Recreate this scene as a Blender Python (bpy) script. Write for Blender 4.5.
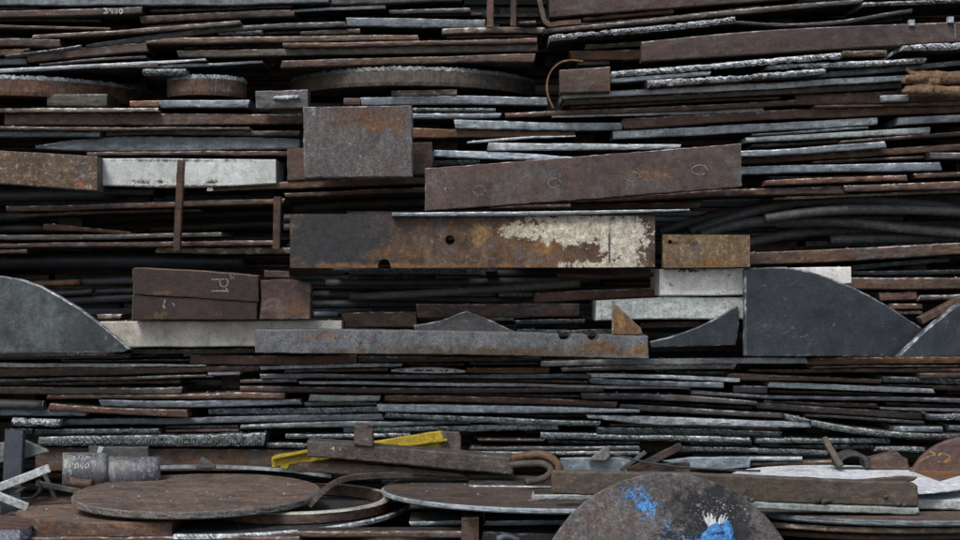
import bpy, bmesh, math, random
import numpy as np
from mathutils import Vector, Matrix

random.seed(7)
rng = np.random.default_rng(11)
sc = bpy.context.scene
for o in list(bpy.data.objects):
    bpy.data.objects.remove(o, do_unlink=True)
COL = sc.collection

# ------------------------------------------------------------------ camera
FPX, CAMZ, CAMD = 1440.0, 1.55, 6.0          # focal length in photo pixels, eye height, metres to the pile
cam_d = bpy.data.cameras.new('camera')
cam_d.sensor_width = 36.0
cam_d.lens = 36.0 * FPX / 960.0
cam_d.clip_start = 0.05
cam_d.clip_end = 500.0
cam = bpy.data.objects.new('camera', cam_d)
cam.location = (0, -CAMD, CAMZ)
cam.rotation_euler = (math.radians(90), 0, 0)
COL.objects.link(cam)
sc.camera = cam
sc.render.resolution_x, sc.render.resolution_y = 1024, 576

# ------------------------------------------------------------------ sky, sun, exposure
SUN_EL, SUN_AZ = 52.0, 208.0                  # overcast: a broad, weak sun above and behind the camera
world = bpy.data.worlds.new('World')
sc.world = world
world.use_nodes = True
wn, wl = world.node_tree.nodes, world.node_tree.links
wn.clear()
sky = wn.new('ShaderNodeTexSky')
sky.sky_type = 'NISHITA'
sky.sun_disc = False
sky.sun_elevation = math.radians(SUN_EL)
sky.sun_rotation = math.radians(SUN_AZ)
sky.dust_density = 3.0
sky.air_density = 1.0
bg = wn.new('ShaderNodeBackground')
bg.inputs['Strength'].default_value = 0.09
wo = wn.new('ShaderNodeOutputWorld')
wl.new(sky.outputs[0], bg.inputs[0])
wl.new(bg.outputs[0], wo.inputs[0])
sun_d = bpy.data.lights.new('sun', 'SUN')
sun_d.energy = 1.3
sun_d.angle = math.radians(18)
sun_d.color = (1.0, 0.98, 0.95)
sun = bpy.data.objects.new('sun', sun_d)
az, el = math.radians(SUN_AZ), math.radians(SUN_EL)
to_sun = Vector((math.sin(az) * math.cos(el), math.cos(az) * math.cos(el), math.sin(el)))
sun.rotation_euler = to_sun.to_track_quat('Z', 'Y').to_euler()
sun.location = (-3, -6, 9)
COL.objects.link(sun)
vs = sc.view_settings
vs.view_transform = 'Standard'
vs.look = 'None'
vs.exposure = 0.64
vs.gamma = 1.0
vs.use_curve_mapping = False

# ------------------------------------------------------------------ helpers
def W(x, y, Y):
    """photo pixel + depth plane -> world point"""
    d = CAMD + Y
    return Vector(((x - 480.0) / FPX * d, Y, CAMZ - (y - 270.0) / FPX * d))

def link(name, verts, faces, mats, slots=None, parent=None, origin=None, smooth=False):
    v = np.asarray(verts, dtype=float)
    if origin is None:
        origin = (v.min(0) + v.max(0)) / 2
    origin = np.asarray(origin, dtype=float)
    me = bpy.data.meshes.new(name)
    me.from_pydata((v - origin).tolist(), [], faces)
    for m in mats:
        me.materials.append(m)
    if slots is not None:
        me.polygons.foreach_set('material_index', np.asarray(slots, dtype=np.int32))
    if smooth:
        me.polygons.foreach_set('use_smooth', np.ones(len(me.polygons), dtype=bool))
    me.update()
    o = bpy.data.objects.new(name, me)
    COL.objects.link(o)
    if parent is not None:
        o.parent = parent
        o.location = Vector(origin) - parent.location
    else:
        o.location = origin
    return o

def tag(o, label, cat, group=None, kind=None):
    o['label'] = label
    o['category'] = cat
    if group:
        o['group'] = group
    if kind:
        o['kind'] = kind
    return o

def noise1(n, step):
    """smooth 1-D noise, n samples, one knot per `step` samples"""
    k = max(2, int(n / step) + 3)
    t = rng.uniform(-1, 1, k)
    return np.interp(np.arange(n) / step, np.arange(k), t)

# ------------------------------------------------------------------ materials
MATS = {}
class G:
    def __init__(s, name):
        s.m = bpy.data.materials.new(name)
        s.m.use_nodes = True
        s.n, s.l = s.m.node_tree.nodes, s.m.node_tree.links
        s.n.clear()
        s.out = s.n.new('ShaderNodeOutputMaterial')
        s.p = s.n.new('ShaderNodeBsdfPrincipled')
        s.l.new(s.p.outputs[0], s.out.inputs[0])
    def new(s, t, **kw):
        x = s.n.new(t)
        for k, v in kw.items():
            setattr(x, k, v)
        return x
    def put(s, sock, v):
        if hasattr(v, 'is_output'):
            s.l.new(v, sock)
        else:
            sock.default_value = v
    def math(s, op, a, b=0.0, c=None, clamp=False):
        x = s.new('ShaderNodeMath', operation=op, use_clamp=clamp)
        s.put(x.inputs[0], a)
        s.put(x.inputs[1], b)
        if c is not None:
            s.put(x.inputs[2], c)
        return x.outputs[0]
    def vmath(s, op, a, b=(0, 0, 0)):
        x = s.new('ShaderNodeVectorMath', operation=op)
        s.put(x.inputs[0], a)
        s.put(x.inputs[1], b)
        return x.outputs['Value'] if op == 'LENGTH' else x.outputs[0]
    def noise(s, co, scale, detail=4.0, rough=0.6, dist=0.0):
        x = s.new('ShaderNodeTexNoise')
        s.put(x.inputs['Vector'], co)
        x.inputs['Scale'].default_value = scale
        x.inputs['Detail'].default_value = detail
        x.inputs['Roughness'].default_value = rough
        x.inputs['Distortion'].default_value = dist
        return x.outputs[0]
    def step(s, v, lo, hi):
        x = s.new('ShaderNodeMapRange')
        x.clamp = True
        s.put(x.inputs['Value'], v)
        x.inputs['From Min'].default_value = lo
        x.inputs['From Max'].default_value = hi
        return x.outputs[0]
    def mix(s, f, a, b, mode='MIX'):
        x = s.new('ShaderNodeMix', data_type='RGBA', blend_type=mode)
        s.put(x.inputs['Factor'], f)
        for i, v in ((6, a), (7, b)):
            if isinstance(v, tuple):
                v = (*v[:3], 1.0)
            s.put(x.inputs[i], v)
        return x.outputs[2]

def material(name, c1, c2, c3, spot=0.62, stretch=(1, 1, 1), rough=(0.5, 0.8), metal=0.0,
             bump=0.35, vary=0.35, streak=None, patches=(), spec=0.4, scale=7.0, grain=0.5, warm=0.0, scratch=0.35, runs=0.35, mott=0.9):
    """c1/c2 broad mottling, c3 flecks; streak=(colour, amount) runs across the cut face; warm = share of fresh orange rust;
    patches = [(centre, radius, colour, noise scale, ragged, hard[, bias])] in object space, wear with its own shape"""
    g = G(name)
    tc = g.new('ShaderNodeTexCoord')
    oi = g.new('ShaderNodeObjectInfo')
    off = g.vmath('SCALE', (31.0, 17.0, 23.0))
    g.put(off.node.inputs['Scale'], oi.outputs['Random'])
    obj = tc.outputs['Object']
    co = g.vmath('ADD', obj, off)
    cs = g.vmath('MULTIPLY', co, stretch)
    n1 = g.noise(cs, scale, 7.0, 0.7, 0.5)
    n2 = g.noise(cs, scale * 6, 6.0, 0.72, 0.3)
    n3 = g.noise(co, 150.0, 4.0, 0.75)
    n4 = g.noise(co, 320.0, 2.0, 0.6)
    col = g.mix(g.step(n1, 0.38, 0.62), c1, c2)
    if warm:
        wv = g.noise(g.vmath('ADD', cs, (3.3, 7.1, 1.7)), scale * 2.2, 6.0, 0.75, 0.6)
        col = g.mix(g.math('MULTIPLY', g.step(wv, 0.47, 0.6), warm), col, (0.19, 0.094, 0.04))
        gv0 = g.noise(g.vmath('ADD', cs, (9.3, 2.1, 5.7)), scale * 1.7, 6.0, 0.7, 0.4)
        col = g.mix(g.math('MULTIPLY', g.step(gv0, 0.51, 0.64), 0.6), col, (0.12, 0.12, 0.122))
    col = g.mix(g.step(n2, spot, spot + 0.1), col, c3)
    if streak:
        sep = g.new('ShaderNodeSeparateXYZ')
        g.put(sep.inputs[0], co)
        cmb = g.new('ShaderNodeCombineXYZ')
        sx = g.math('ADD', g.math('MULTIPLY', sep.outputs[0], 120.0), g.math('MULTIPLY', sep.outputs[2], 120.0))
        g.put(cmb.inputs[0], sx)
        g.put(cmb.inputs[1], g.math('MULTIPLY', sep.outputs[1], 20.0))
        g.put(cmb.inputs[2], g.math('MULTIPLY', sep.outputs[2], 12.0))
        ns = g.noise(cmb.outputs[0], 1.0, 4.0, 0.75, 0.3)
        gate = g.step(g.noise(co, 8.0, 3.0), 0.3, 0.55)
        f = g.math('MULTIPLY', g.step(ns, 0.47, 0.58), g.math('MULTIPLY', gate, streak[1]))
        col = g.mix(f, col, streak[0])
    # scuffs along the length
    if scratch:
        sv = g.vmath('MULTIPLY', co, (16.0, 40.0, 230.0))
        s1 = g.step(g.noise(sv, 1.0, 2.0, 0.5, 2.5), 0.66, 0.74)
        col = g.mix(g.math('MULTIPLY', s1, scratch), col, c3)
    # rain runs down the standing faces
    rn = g.noise(g.vmath('MULTIPLY', co, (42.0, 12.0, 5.0)), 1.0, 5.0, 0.7, 0.2)
    col = g.mix(g.math('MULTIPLY', g.step(rn, 0.5, 0.66), runs), col, (0.035, 0.03, 0.027))
    # soot film with a shape of its own
    soot = g.step(g.noise(co, 4.3, 6.0, 0.72), 0.52, 0.72)
    col = g.mix(g.math('MULTIPLY', soot, 0.5), col, (0.022, 0.021, 0.021))
    for pt in patches:
        cen, rad, pc, ns_, rag, hard = pt[:6]
        bias = pt[6] + (0.3 if pt[6] < 0.85 else 0.0) if len(pt) > 6 else 1.0
        v = g.vmath('DIVIDE', g.vmath('SUBTRACT', obj, cen), rad)
        ln = g.vmath('LENGTH', v)
        nn = g.math('MULTIPLY', g.math('SUBTRACT', g.noise(co, ns_, 9.0, 0.7), 0.5), rag)
        f = g.step(g.math('ADD', g.math('SUBTRACT', bias, ln), nn), 0.0, hard)
        fine = g.mix(g.step(n2, 0.35, 0.7), tuple(c * 0.7 for c in pc), pc)
        col = g.mix(f, col, fine)
    # grain, pitting, and a different cast for each piece
    g2 = g.math('ADD', 1.0 - mott * 0.5, g.math('MULTIPLY', g.step(n2, 0.32, 0.68), mott))
    g3 = g.math('ADD', 1.0 - grain * 0.75, g.math('MULTIPLY', g.step(n3, 0.3, 0.7), grain * 1.5))
    g4 = g.math('ADD', 0.8, g.math('MULTIPLY', g.step(n4, 0.3, 0.7), 0.4))
    rv = g.math('ADD', 1.0 - vary * 0.5, g.math('MULTIPLY', oi.outputs['Random'], vary))
    val = g.math('MULTIPLY', g.math('MULTIPLY', g2, g3), g.math('MULTIPLY', g4, rv))
    pits = g.math('SUBTRACT', 1.0, g.math('MULTIPLY', g.step(n3, 0.64, 0.7), 0.6))
    val = g.math('MULTIPLY', val, pits)
    vv = g.new('ShaderNodeCombineColor')
    for i in range(3):
        g.put(vv.inputs[i], val)
    col = g.mix(1.0, col, vv.outputs[0], 'MULTIPLY')
    col = g.mix(1.0, col, oi.outputs['Color'], 'MULTIPLY')
    g.put(g.p.inputs['Base Color'], col)
    g.put(g.p.inputs['Metallic'], metal)
    rr = g.math('ADD', rough[0], g.math('MULTIPLY', g.step(n2, 0.3, 0.7), rough[1] - rough[0]))
    g.put(g.p.inputs['Roughness'], rr)
    g.put(g.p.inputs['Specular IOR Level'], spec)
    b = g.new('ShaderNodeBump')
    b.inputs['Strength'].default_value = min(1.0, bump * 1.5)
    b.inputs['Distance'].default_value = 0.005
    h = g.math('ADD', g.math('MULTIPLY', n2, 1.0), g.math('MULTIPLY', n3, 0.6))
    if streak:
        h = g.math('ADD', h, g.math('MULTIPLY', ns, 0.9))
    g.put(b.inputs['Height'], h)
    g.l.new(b.outputs[0], g.p.inputs['Normal'])
    MATS[name] = g.m
    return g.m

LN = (0.62, 1, 1.15)     # mill grain runs along the bar
EDGED = {}
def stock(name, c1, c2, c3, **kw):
    """a finish plus a scuffed, paler version: real wear, with edge glint put into the colour"""
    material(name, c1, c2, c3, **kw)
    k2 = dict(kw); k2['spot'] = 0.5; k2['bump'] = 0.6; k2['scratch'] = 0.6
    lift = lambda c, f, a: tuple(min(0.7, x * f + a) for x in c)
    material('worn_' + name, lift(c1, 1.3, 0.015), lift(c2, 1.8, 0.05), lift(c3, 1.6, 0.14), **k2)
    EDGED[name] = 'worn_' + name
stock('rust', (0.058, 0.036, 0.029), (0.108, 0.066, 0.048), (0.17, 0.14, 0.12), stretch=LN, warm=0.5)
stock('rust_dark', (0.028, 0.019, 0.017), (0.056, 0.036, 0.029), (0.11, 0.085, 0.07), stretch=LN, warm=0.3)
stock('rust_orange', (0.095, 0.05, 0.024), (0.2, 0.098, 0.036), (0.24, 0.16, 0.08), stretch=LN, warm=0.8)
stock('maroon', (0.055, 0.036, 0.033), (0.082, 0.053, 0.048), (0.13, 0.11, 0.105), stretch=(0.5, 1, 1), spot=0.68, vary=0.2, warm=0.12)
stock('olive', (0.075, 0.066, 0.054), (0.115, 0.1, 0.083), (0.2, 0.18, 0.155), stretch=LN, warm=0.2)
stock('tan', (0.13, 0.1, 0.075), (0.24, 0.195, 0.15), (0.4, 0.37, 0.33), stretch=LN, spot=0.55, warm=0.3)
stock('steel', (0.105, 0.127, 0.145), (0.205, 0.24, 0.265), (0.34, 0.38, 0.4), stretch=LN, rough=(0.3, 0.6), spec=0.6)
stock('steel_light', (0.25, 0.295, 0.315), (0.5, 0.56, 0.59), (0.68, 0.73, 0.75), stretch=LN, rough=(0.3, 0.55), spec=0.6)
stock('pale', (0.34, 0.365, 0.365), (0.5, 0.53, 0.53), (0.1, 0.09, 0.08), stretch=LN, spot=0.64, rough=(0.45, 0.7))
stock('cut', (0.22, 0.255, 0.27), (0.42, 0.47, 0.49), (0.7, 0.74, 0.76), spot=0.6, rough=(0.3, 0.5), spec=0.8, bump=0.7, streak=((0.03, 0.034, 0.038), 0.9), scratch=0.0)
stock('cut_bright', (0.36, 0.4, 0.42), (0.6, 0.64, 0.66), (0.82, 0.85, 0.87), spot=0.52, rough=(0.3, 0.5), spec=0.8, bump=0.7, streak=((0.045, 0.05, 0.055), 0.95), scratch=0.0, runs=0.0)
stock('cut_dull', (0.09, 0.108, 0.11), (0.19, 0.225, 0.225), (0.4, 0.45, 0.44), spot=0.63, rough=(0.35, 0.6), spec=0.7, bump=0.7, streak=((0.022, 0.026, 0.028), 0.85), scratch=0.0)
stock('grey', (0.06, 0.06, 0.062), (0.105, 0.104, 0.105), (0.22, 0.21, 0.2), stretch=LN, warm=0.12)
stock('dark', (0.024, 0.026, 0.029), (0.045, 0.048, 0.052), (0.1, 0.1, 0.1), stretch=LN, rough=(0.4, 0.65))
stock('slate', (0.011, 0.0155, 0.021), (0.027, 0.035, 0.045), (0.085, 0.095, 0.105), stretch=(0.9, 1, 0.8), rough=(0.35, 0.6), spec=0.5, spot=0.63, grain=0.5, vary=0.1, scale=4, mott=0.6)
material('rubber', (0.026, 0.027, 0.029), (0.044, 0.045, 0.047), (0.1, 0.1, 0.1), rough=(0.4, 0.65), bump=0.2, scratch=0.2)
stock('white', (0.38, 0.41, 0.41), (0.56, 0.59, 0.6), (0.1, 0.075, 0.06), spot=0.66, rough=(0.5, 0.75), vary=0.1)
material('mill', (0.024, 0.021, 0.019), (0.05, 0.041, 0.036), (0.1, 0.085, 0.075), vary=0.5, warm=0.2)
material('chalk', (0.5, 0.5, 0.48), (0.7, 0.7, 0.68), (0.35, 0.33, 0.31), spot=0.55, rough=(0.8, 0.95), grain=0.6)
material('chalk_faint', (0.25, 0.245, 0.24), (0.36, 0.355, 0.35), (0.12, 0.1, 0.1), spot=0.5, rough=(0.8, 0.95), grain=0.6)
material('chalk_orange', (0.25, 0.1, 0.03), (0.3, 0.14, 0.05), (0.1, 0.06, 0.05), spot=0.5, rough=(0.8, 0.95))
material('chalk_yellow', (0.34, 0.22, 0.05), (0.42, 0.28, 0.08), (0.15, 0.1, 0.06), spot=0.5, rough=(0.8, 0.95))
M = MATS

# ------------------------------------------------------------------ the pile: bars and plate edges traced on the photo
GX = 0.004
LAY = {'F': (-0.34, 0.16), 'M': (-0.10, 0.26), 'B': (0.24, 0.34)}
PLACED = {'F': [], 'M': [], 'B': []}
WARN = []

def curve_through(st, xs):
    a = np.array(st, dtype=float)
    if len(a) == 2:
        return np.interp(xs, a[:, 0], a[:, 1]), np.interp(xs, a[:, 0], a[:, 2])
    x = a[:, 0]
    out = []
    for c in (1, 2):
        y = a[:, c]
        h = np.diff(x)
        dl = np.diff(y) / h
        m = np.zeros(len(x))
        m[0], m[-1] = dl[0], dl[-1]
        for i in range(1, len(x) - 1):
            m[i] = (dl[i - 1] * h[i] + dl[i] * h[i - 1]) / (h[i] + h[i - 1])
        i = np.clip(np.searchsorted(x, xs) - 1, 0, len(x) - 2)
        t = (xs - x[i]) / h[i]
        out.append((2*t**3 - 3*t**2 + 1)*y[i] + (t**3 - 2*t**2 + t)*h[i]*m[i] + (-2*t**3 + 3*t**2)*y[i+1] + (t**3 - t**2)*h[i]*m[i+1])
    return out

NAMES = {'sheet': ('thin_sheet', 'steel sheet'), 'plate': ('steel_plate', 'steel plate'), 'bar': ('steel_bar', 'steel bar'), 'strip': ('steel_strip', 'steel strip'),
         'beam': ('steel_beam', 'beam'), 'block': ('steel_block', 'steel block'), 'cutplate': ('torch_cut_plate', 'steel plate')}
ROUGH = {'cut': 0.006, 'cut_dull': 0.0065, 'cut_bright': 0.01}

def B(kind, mat, lay, st, label, D=None, f=None, face='mill', rough=None, tint=None, slant=0.0, jit=True):
    """one bar or plate: st = [(x, y_top, y_bottom), ...] of its front edge in photo pixels"""
    base, dep = LAY.get(lay, (0, 0.2))
    if f is None:
        f = base + (random.uniform(-0.045, 0.03) if jit and lay in 'MB' else random.uniform(-0.01, 0.01))
    if D is None:
        D = dep - (f - base)
    d = CAMD + f
    a = np.array(st, dtype=float)
    X0, X1 = (a[0, 0] - 480) / FPX * d, (a[-1, 0] - 480) / FPX * d
    i0, i1 = int(round(X0 / GX)), int(round(X1 / GX))
    i1 = max(i1, i0 + 3)
    gi = np.arange(i0, i1 + 1)
    xs = np.clip(gi * GX / d * FPX + 480, a[0, 0], a[-1, 0])
    yt, yb = curve_through(st, xs)
    if lay in ('M', 'B') and len(st) == 2 and len(gi) > 30:
        u = np.linspace(-1, 1, len(gi))
        bow = random.uniform(-1, 1) * min(1.6, len(gi) * 0.008) * (1 - u * u)
        yt, yb = yt + bow, yb + bow
    if lay in ('M', 'B'):
        wv = noise1(len(gi), 55) * 0.45
        yt, yb = yt + wv + noise1(len(gi), 30) * 0.25, yb + wv + noise1(len(gi), 30) * 0.25
    zt, zb = CAMZ - (yt - 270) / FPX * d, CAMZ - (yb - 270) / FPX * d
    # seat it between its neighbours in the same layer
    if lay in PLACED:
        for (j0, j1, qt, qb, lb, qf, qe) in PLACED[lay]:
            lo, hi = max(i0, j0), min(i1, j1)
            if hi < lo or qf > f + D or qe < f:
                continue
            s, q = slice(lo - i0, hi - i0 + 1), slice(lo - j0, hi - j0 + 1)
            ov = np.minimum(zt[s], qt[q]) - np.maximum(zb[s], qb[q])
            if ov.max() <= -0.0004:
                continue
            mid_me, mid_q = (zt[s] + zb[s]).mean(), (qt[q] + qb[q]).mean()
            if mid_me > mid_q:
                zb[s] = np.maximum(zb[s], qt[q] + 0.0006)
            else:
                zt[s] = np.minimum(zt[s], qb[q] - 0.0006)
        bad = (zt - zb) < 0.003
        if bad.mean() > 0.12:
            WARN.append((label, round(float(bad.mean()), 2)))
        zt = np.where(bad, np.maximum(zt, zb) + 0.0, zt)
        mid = (zt + zb) / 2
        zt, zb = np.where(bad, mid + 0.0015, zt), np.where(bad, mid - 0.0015, zb)
        PLACED[lay].append((i0, i1, zt, zb, label, f, f + D))
    r = ROUGH.get(mat, 0.0022) if rough is None else rough
    fine = mat in ('cut', 'cut_dull', 'cut_bright')
    n0 = len(gi)
    step = 1 if (fine or n0 < 40) else 2
    sel = np.unique(np.append(np.arange(0, n0, step), n0 - 1))
    zt, zb, X = zt[sel], zb[sel], gi[sel] * GX
    n = len(X)
    h = zt - zb
    c = np.minimum(0.0045, h * 0.22)
    nm = 3 if (fine or h.mean() > 0.05) else 1
    prof_y, prof_z = [], []
    yaw = random.uniform(-0.02, 0.02) * (np.linspace(-0.5, 0.5, n)) if jit else 0.0
    fy = f + yaw + noise1(n, 40) * 0.003
    ek = min(r, float(h.mean()) * (0.34 if mat == 'cut_bright' else 0.16))
    topj = np.minimum(noise1(n, 3) * ek * 0.8 + noise1(n, 14) * ek, 0.0) 
    botj = np.maximum(noise1(n, 3) * ek * 0.8 + noise1(n, 14) * ek, 0.0)
    def ring(y, z):
        prof_y.append(np.broadcast_to(y, (n,)).copy()); prof_z.append(np.broadcast_to(z, (n,)).copy())
    ring(f + D, zb)
    ring(fy + c + np.abs(noise1(n, 6)) * r, zb + botj * 0.5)
    ring(fy + np.abs(noise1(n, 3)) * r, zb + c + botj)
    ph = rng.uniform(0, 6)
    for k in range(nm):
        t = (k + 1) / (nm + 1)
        dr = np.sin(X * (520 if fine else 60) + t * 3 + ph + noise1(n, 12) * 2) * (0.35 if fine else 0.1)
        ring(fy + (noise1(n, 2 if fine else 5) * 0.6 + dr) * r - (r * 0.4 if fine else 0), zb + c + (h - 2 * c) * t)
    ring(fy + np.abs(noise1(n, 3)) * r, zt - c + topj)
    ring(fy + c + np.abs(noise1(n, 6)) * r, zt + topj * 0.5)
    ring(f + D, zt)
    K = len(prof_y)
    py, pz = np.array(prof_y), np.array(prof_z)
    px_ = np.broadcast_to(X, (K, n)).copy()
    # ends: slightly skewed and not machine-straight
    sk0, sk1 = (random.uniform(-1, 1) * (0.003 if h.mean() > 0.045 or kind == 'block' else min(0.012, 0.45 * h.mean())) for _ in range(2))
    dz = (pz[:, 0] - zb[0]) / max(h[0], 1e-4)
    px_[:, 0] += np.minimum(sk0 * (dz - 0.5), 0.0035)
    dz = (pz[:, -1] - zb[-1]) / max(h[-1], 1e-4)
    px_[:, -1] += np.maximum(sk1 * (dz - 0.5), -0.0035)
    verts = np.stack([px_, py, pz], axis=2).transpose(1, 0, 2).reshape(-1, 3)
    faces, slots = [], []
    for i in range(n - 1):
        a0, b0 = i * K, (i + 1) * K
        for k in range(K):
            k2 = (k + 1) % K
            faces.append((a0 + k, b0 + k, b0 + k2, a0 + k2))
            slots.append(2 if k == K - 3 else (0 if 1 <= k <= K - 4 else 1))  # only the top chamfer is paler: wear plus a painted light line
    faces.append(tuple(range(K)))
    faces.append(tuple(reversed(range((n - 1) * K, n * K))))
    slots += [0, 0]
    nm_, cat = NAMES[kind]
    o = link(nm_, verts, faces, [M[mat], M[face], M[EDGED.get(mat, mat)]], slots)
    if tint:
        o.color = (*tint, 1)
    return tag(o, label, cat)

def poly(name, cat, mat, pts, f, D, label, rim=None, bev=0.004, tint=None, parent=None, holes=()):
    """plate standing on edge: outline in photo pixels at depth f, thickness D going back"""
    P = [W(x, y, f) for x, y in pts]
    if holes:
        return poly_holed(name, cat, mat, P, f, D, label, rim or mat, holes)
    # densify so that the cut edge is not ruler-straight
    Q = []
    for i, p in enumerate(P):
        q = P[(i + 1) % len(P)]
        L = (q - p).length
        k = max(1, int(L / 0.02))
        for j in range(k):
            w = p.lerp(q, j / k)
            if j:
                w = w + Vector((random.uniform(-1, 1), 0, random.uniform(-1, 1))) * 0.0012
            Q.append(w)
    bm = bmesh.new()
    vs_ = [bm.verts.new(q) for q in Q]
    fc = bm.faces.new(vs_)
    if fc.normal.y > 0:
        fc.normal_flip()
    bm.normal_update()
    if fc.calc_area() == 0:
        pass
    r = bmesh.ops.extrude_face_region(bm, geom=[fc])
    nv = [e for e in r['geom'] if isinstance(e, bmesh.types.BMVert)]
    bmesh.ops.translate(bm, verts=nv, vec=(0, D, 0))
    bmesh.ops.recalc_face_normals(bm, faces=bm.faces[:])
    if bev:
        es = [e for e in bm.edges if all(abs(v.co.y - f) < 1e-5 for v in e.verts)]
        bmesh.ops.bevel(bm, geom=es, offset=bev, segments=1, affect='EDGES', profile=0.5)
    cen = sum(Q, Vector()) / len(Q)
    lo = Vector((min(q.x for q in Q), f, min(q.z for q in Q)))
    hi = Vector((max(q.x for q in Q), f + D, max(q.z for q in Q)))
    org = (lo + hi) / 2
    me = bpy.data.meshes.new(name)
    for v in bm.verts:
        v.co -= org
    me.materials.append(M[mat])
    me.materials.append(M[rim or mat])
    bm.normal_update()
    for fa in bm.faces:
        fa.material_index = 0 if abs(fa.normal.y) > 0.95 else 1
    bm.to_mesh(me)
    bm.free()
    o = bpy.data.objects.new(name, me)
    COL.objects.link(o)
    o.location = org if parent is None else org - parent.location
    if parent is not None:
        o.parent = parent
    else:
        tag(o, label, cat)
    if tint:
        o.color = (*tint, 1)
    return o

def poly_holed(name, cat, mat, P, f, D, label, rim, holes):
    from mathutils.geometry import tessellate_polygon
    loops = [P]
    for (x, y, r) in holes:
        c = W(x, y, f)
        rr = r * (CAMD + f) / FPX
        loops.append([c + Vector((math.cos(-2*math.pi*k/20) * rr, 0, math.sin(-2*math.pi*k/20) * rr)) for k in range(20)])
    flat = [v for lp in loops for v in lp]
    n = len(flat)
    tris = tessellate_polygon([[Vector((v.x, v.z, 0)) for v in lp] for lp in loops])
    verts = [tuple(v) for v in flat] + [(v.x, v.y + D, v.z) for v in flat]
    faces, slots = [], []
    for t in tris:
        faces += [tuple(t), tuple(i + n for i in reversed(t))]
        slots += [0, 0]
    k = 0
    for lp in loops:
        m = len(lp)
        for i in range(m):
            j = (i + 1) % m
            faces.append((k + i, k + j, k + j + n, k + i + n)); slots.append(1)
        k += m
    o = link(name, verts, faces, [M[mat], M[rim]], slots)
    bm = bmesh.new(); bm.from_mesh(o.data); bmesh.ops.recalc_face_normals(bm, faces=bm.faces[:]); bm.to_mesh(o.data); bm.free()
    return tag(o, label, cat)

def sweep(pts, radii, seg=12, flat=None, cap=True, wob=0.0):
    """tube (or flat strip when flat=(w,t)) through world points; returns verts, faces"""
    P = [Vector(p) for p in pts]
    n = len(P)
    verts, faces = [], []
    up0 = Vector((0, 0, 1))
    for i, p in enumerate(P):
        t = (P[min(i + 1, n - 1)] - P[max(i - 1, 0)]).normalized()
        u = up0
        if abs(t.dot(u)) > 0.95:
            u = Vector((0, 1, 0))
        s = t.cross(u).normalized()
        u = s.cross(t).normalized()
        if flat is None:
            r = radii[i] if hasattr(radii, '__len__') else radii
            for k in range(seg):
                a = 2 * math.pi * k / seg
                rr = r * (1 + random.uniform(-wob, wob))
                verts.append(p + s * math.cos(a) * rr + u * math.sin(a) * rr)
        else:
            w, th = flat
            for (a, b) in ((-1, -1), (1, -1), (1, 1), (-1, 1)):
                verts.append(p + s * a * w / 2 + u * b * th / 2)
    K = seg if flat is None else 4
    for i in range(n - 1):
        for k in range(K):
            k2 = (k + 1) % K
            faces.append((i*K + k, i*K + k2, (i+1)*K + k2, (i+1)*K + k))
    if cap:
        faces.append(tuple(reversed(range(K))))
        faces.append(tuple(range((n-1)*K, n*K)))
    return [tuple(v) for v in verts], faces

def smooth_path(pts, n=40):
    a = np.array(pts, dtype=float)
    t = np.zeros(len(a))
    t[1:] = np.cumsum(np.linalg.norm(np.diff(a, axis=0), axis=1))
    ts = np.linspace(0, t[-1], n)
    res = []
    for c in range(a.shape[1]):
        st = np.stack([t, a[:, c], a[:, c]], axis=1)
        res.append(curve_through(st, ts)[0])
    return np.stack(res, axis=1)

def pipe(name, cat, mat, path, r_px, Y, label, n=40, seg=14, open_end=False, tint=None, wob=0.02, r_end=None):
    """round bar, pipe or hose along photo pixels; Y is a depth or a list of depths"""
    p = smooth_path(path, n)
    Ys = np.interp(np.linspace(0, 1, n), np.linspace(0, 1, len(Y)), Y) if hasattr(Y, '__len__') else np.full(n, Y)
    P = [W(x, y, yy) for (x, y), yy in zip(p, Ys)]
    rr = np.linspace(r_px, r_end or r_px, n) * (CAMD + Ys) / FPX
    v, fc = sweep(P, rr, seg, wob=wob)
    o = link(name, v, fc, [M[mat]], smooth=True)
    if tint:
        o.color = (*tint, 1)
    return tag(o, label, cat)

def flatbar(name, cat, mat, p0, p1, w_px, th, Y0, Y1, label, tint=None, parent=None):
    """flat bar between two photo points, width in the picture plane, thickness th metres in depth"""
    a, b = W(*p0, Y0), W(*p1, Y1)
    t = (b - a).normalized()
    s = t.cross(Vector((0, 1, 0))).normalized()
    w = w_px * (CAMD + (Y0 + Y1) / 2) / FPX
    dep = s.cross(t).normalized()
    n = max(3, int((b - a).length / 0.03))
    verts, faces = [], []
    c = min(0.003, w * 0.15)
    prof = [(-w/2, c), (-w/2 + c, 0), (w/2 - c, 0), (w/2, c), (w/2, th), (-w/2, th)]
    sg = 1 if dep.y > 0 else -1
    for i in range(n + 1):
        p = a.lerp(b, i / n)
        jj = Vector((random.uniform(-1, 1), 0, random.uniform(-1, 1))) * 0.0008
        for (u, q) in prof:
            verts.append(p + jj + s * u + dep * q * sg)
    K = len(prof)
    for i in range(n):
        for k in range(K):
            k2 = (k + 1) % K
            faces.append((i*K + k, i*K + k2, (i+1)*K + k2, (i+1)*K + k))
    faces += [tuple(range(K)), tuple(range(n*K, n*K + K))]
    o = link(name, [tuple(v) for v in verts], faces, [M[mat]], parent=parent)
    bm = bmesh.new(); bm.from_mesh(o.data); bmesh.ops.recalc_face_normals(bm, faces=bm.faces[:]); bm.to_mesh(o.data); bm.free()
    if tint:
        o.color = (*tint, 1)
    if parent is None:
        tag(o, label, cat)
    return o

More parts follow.
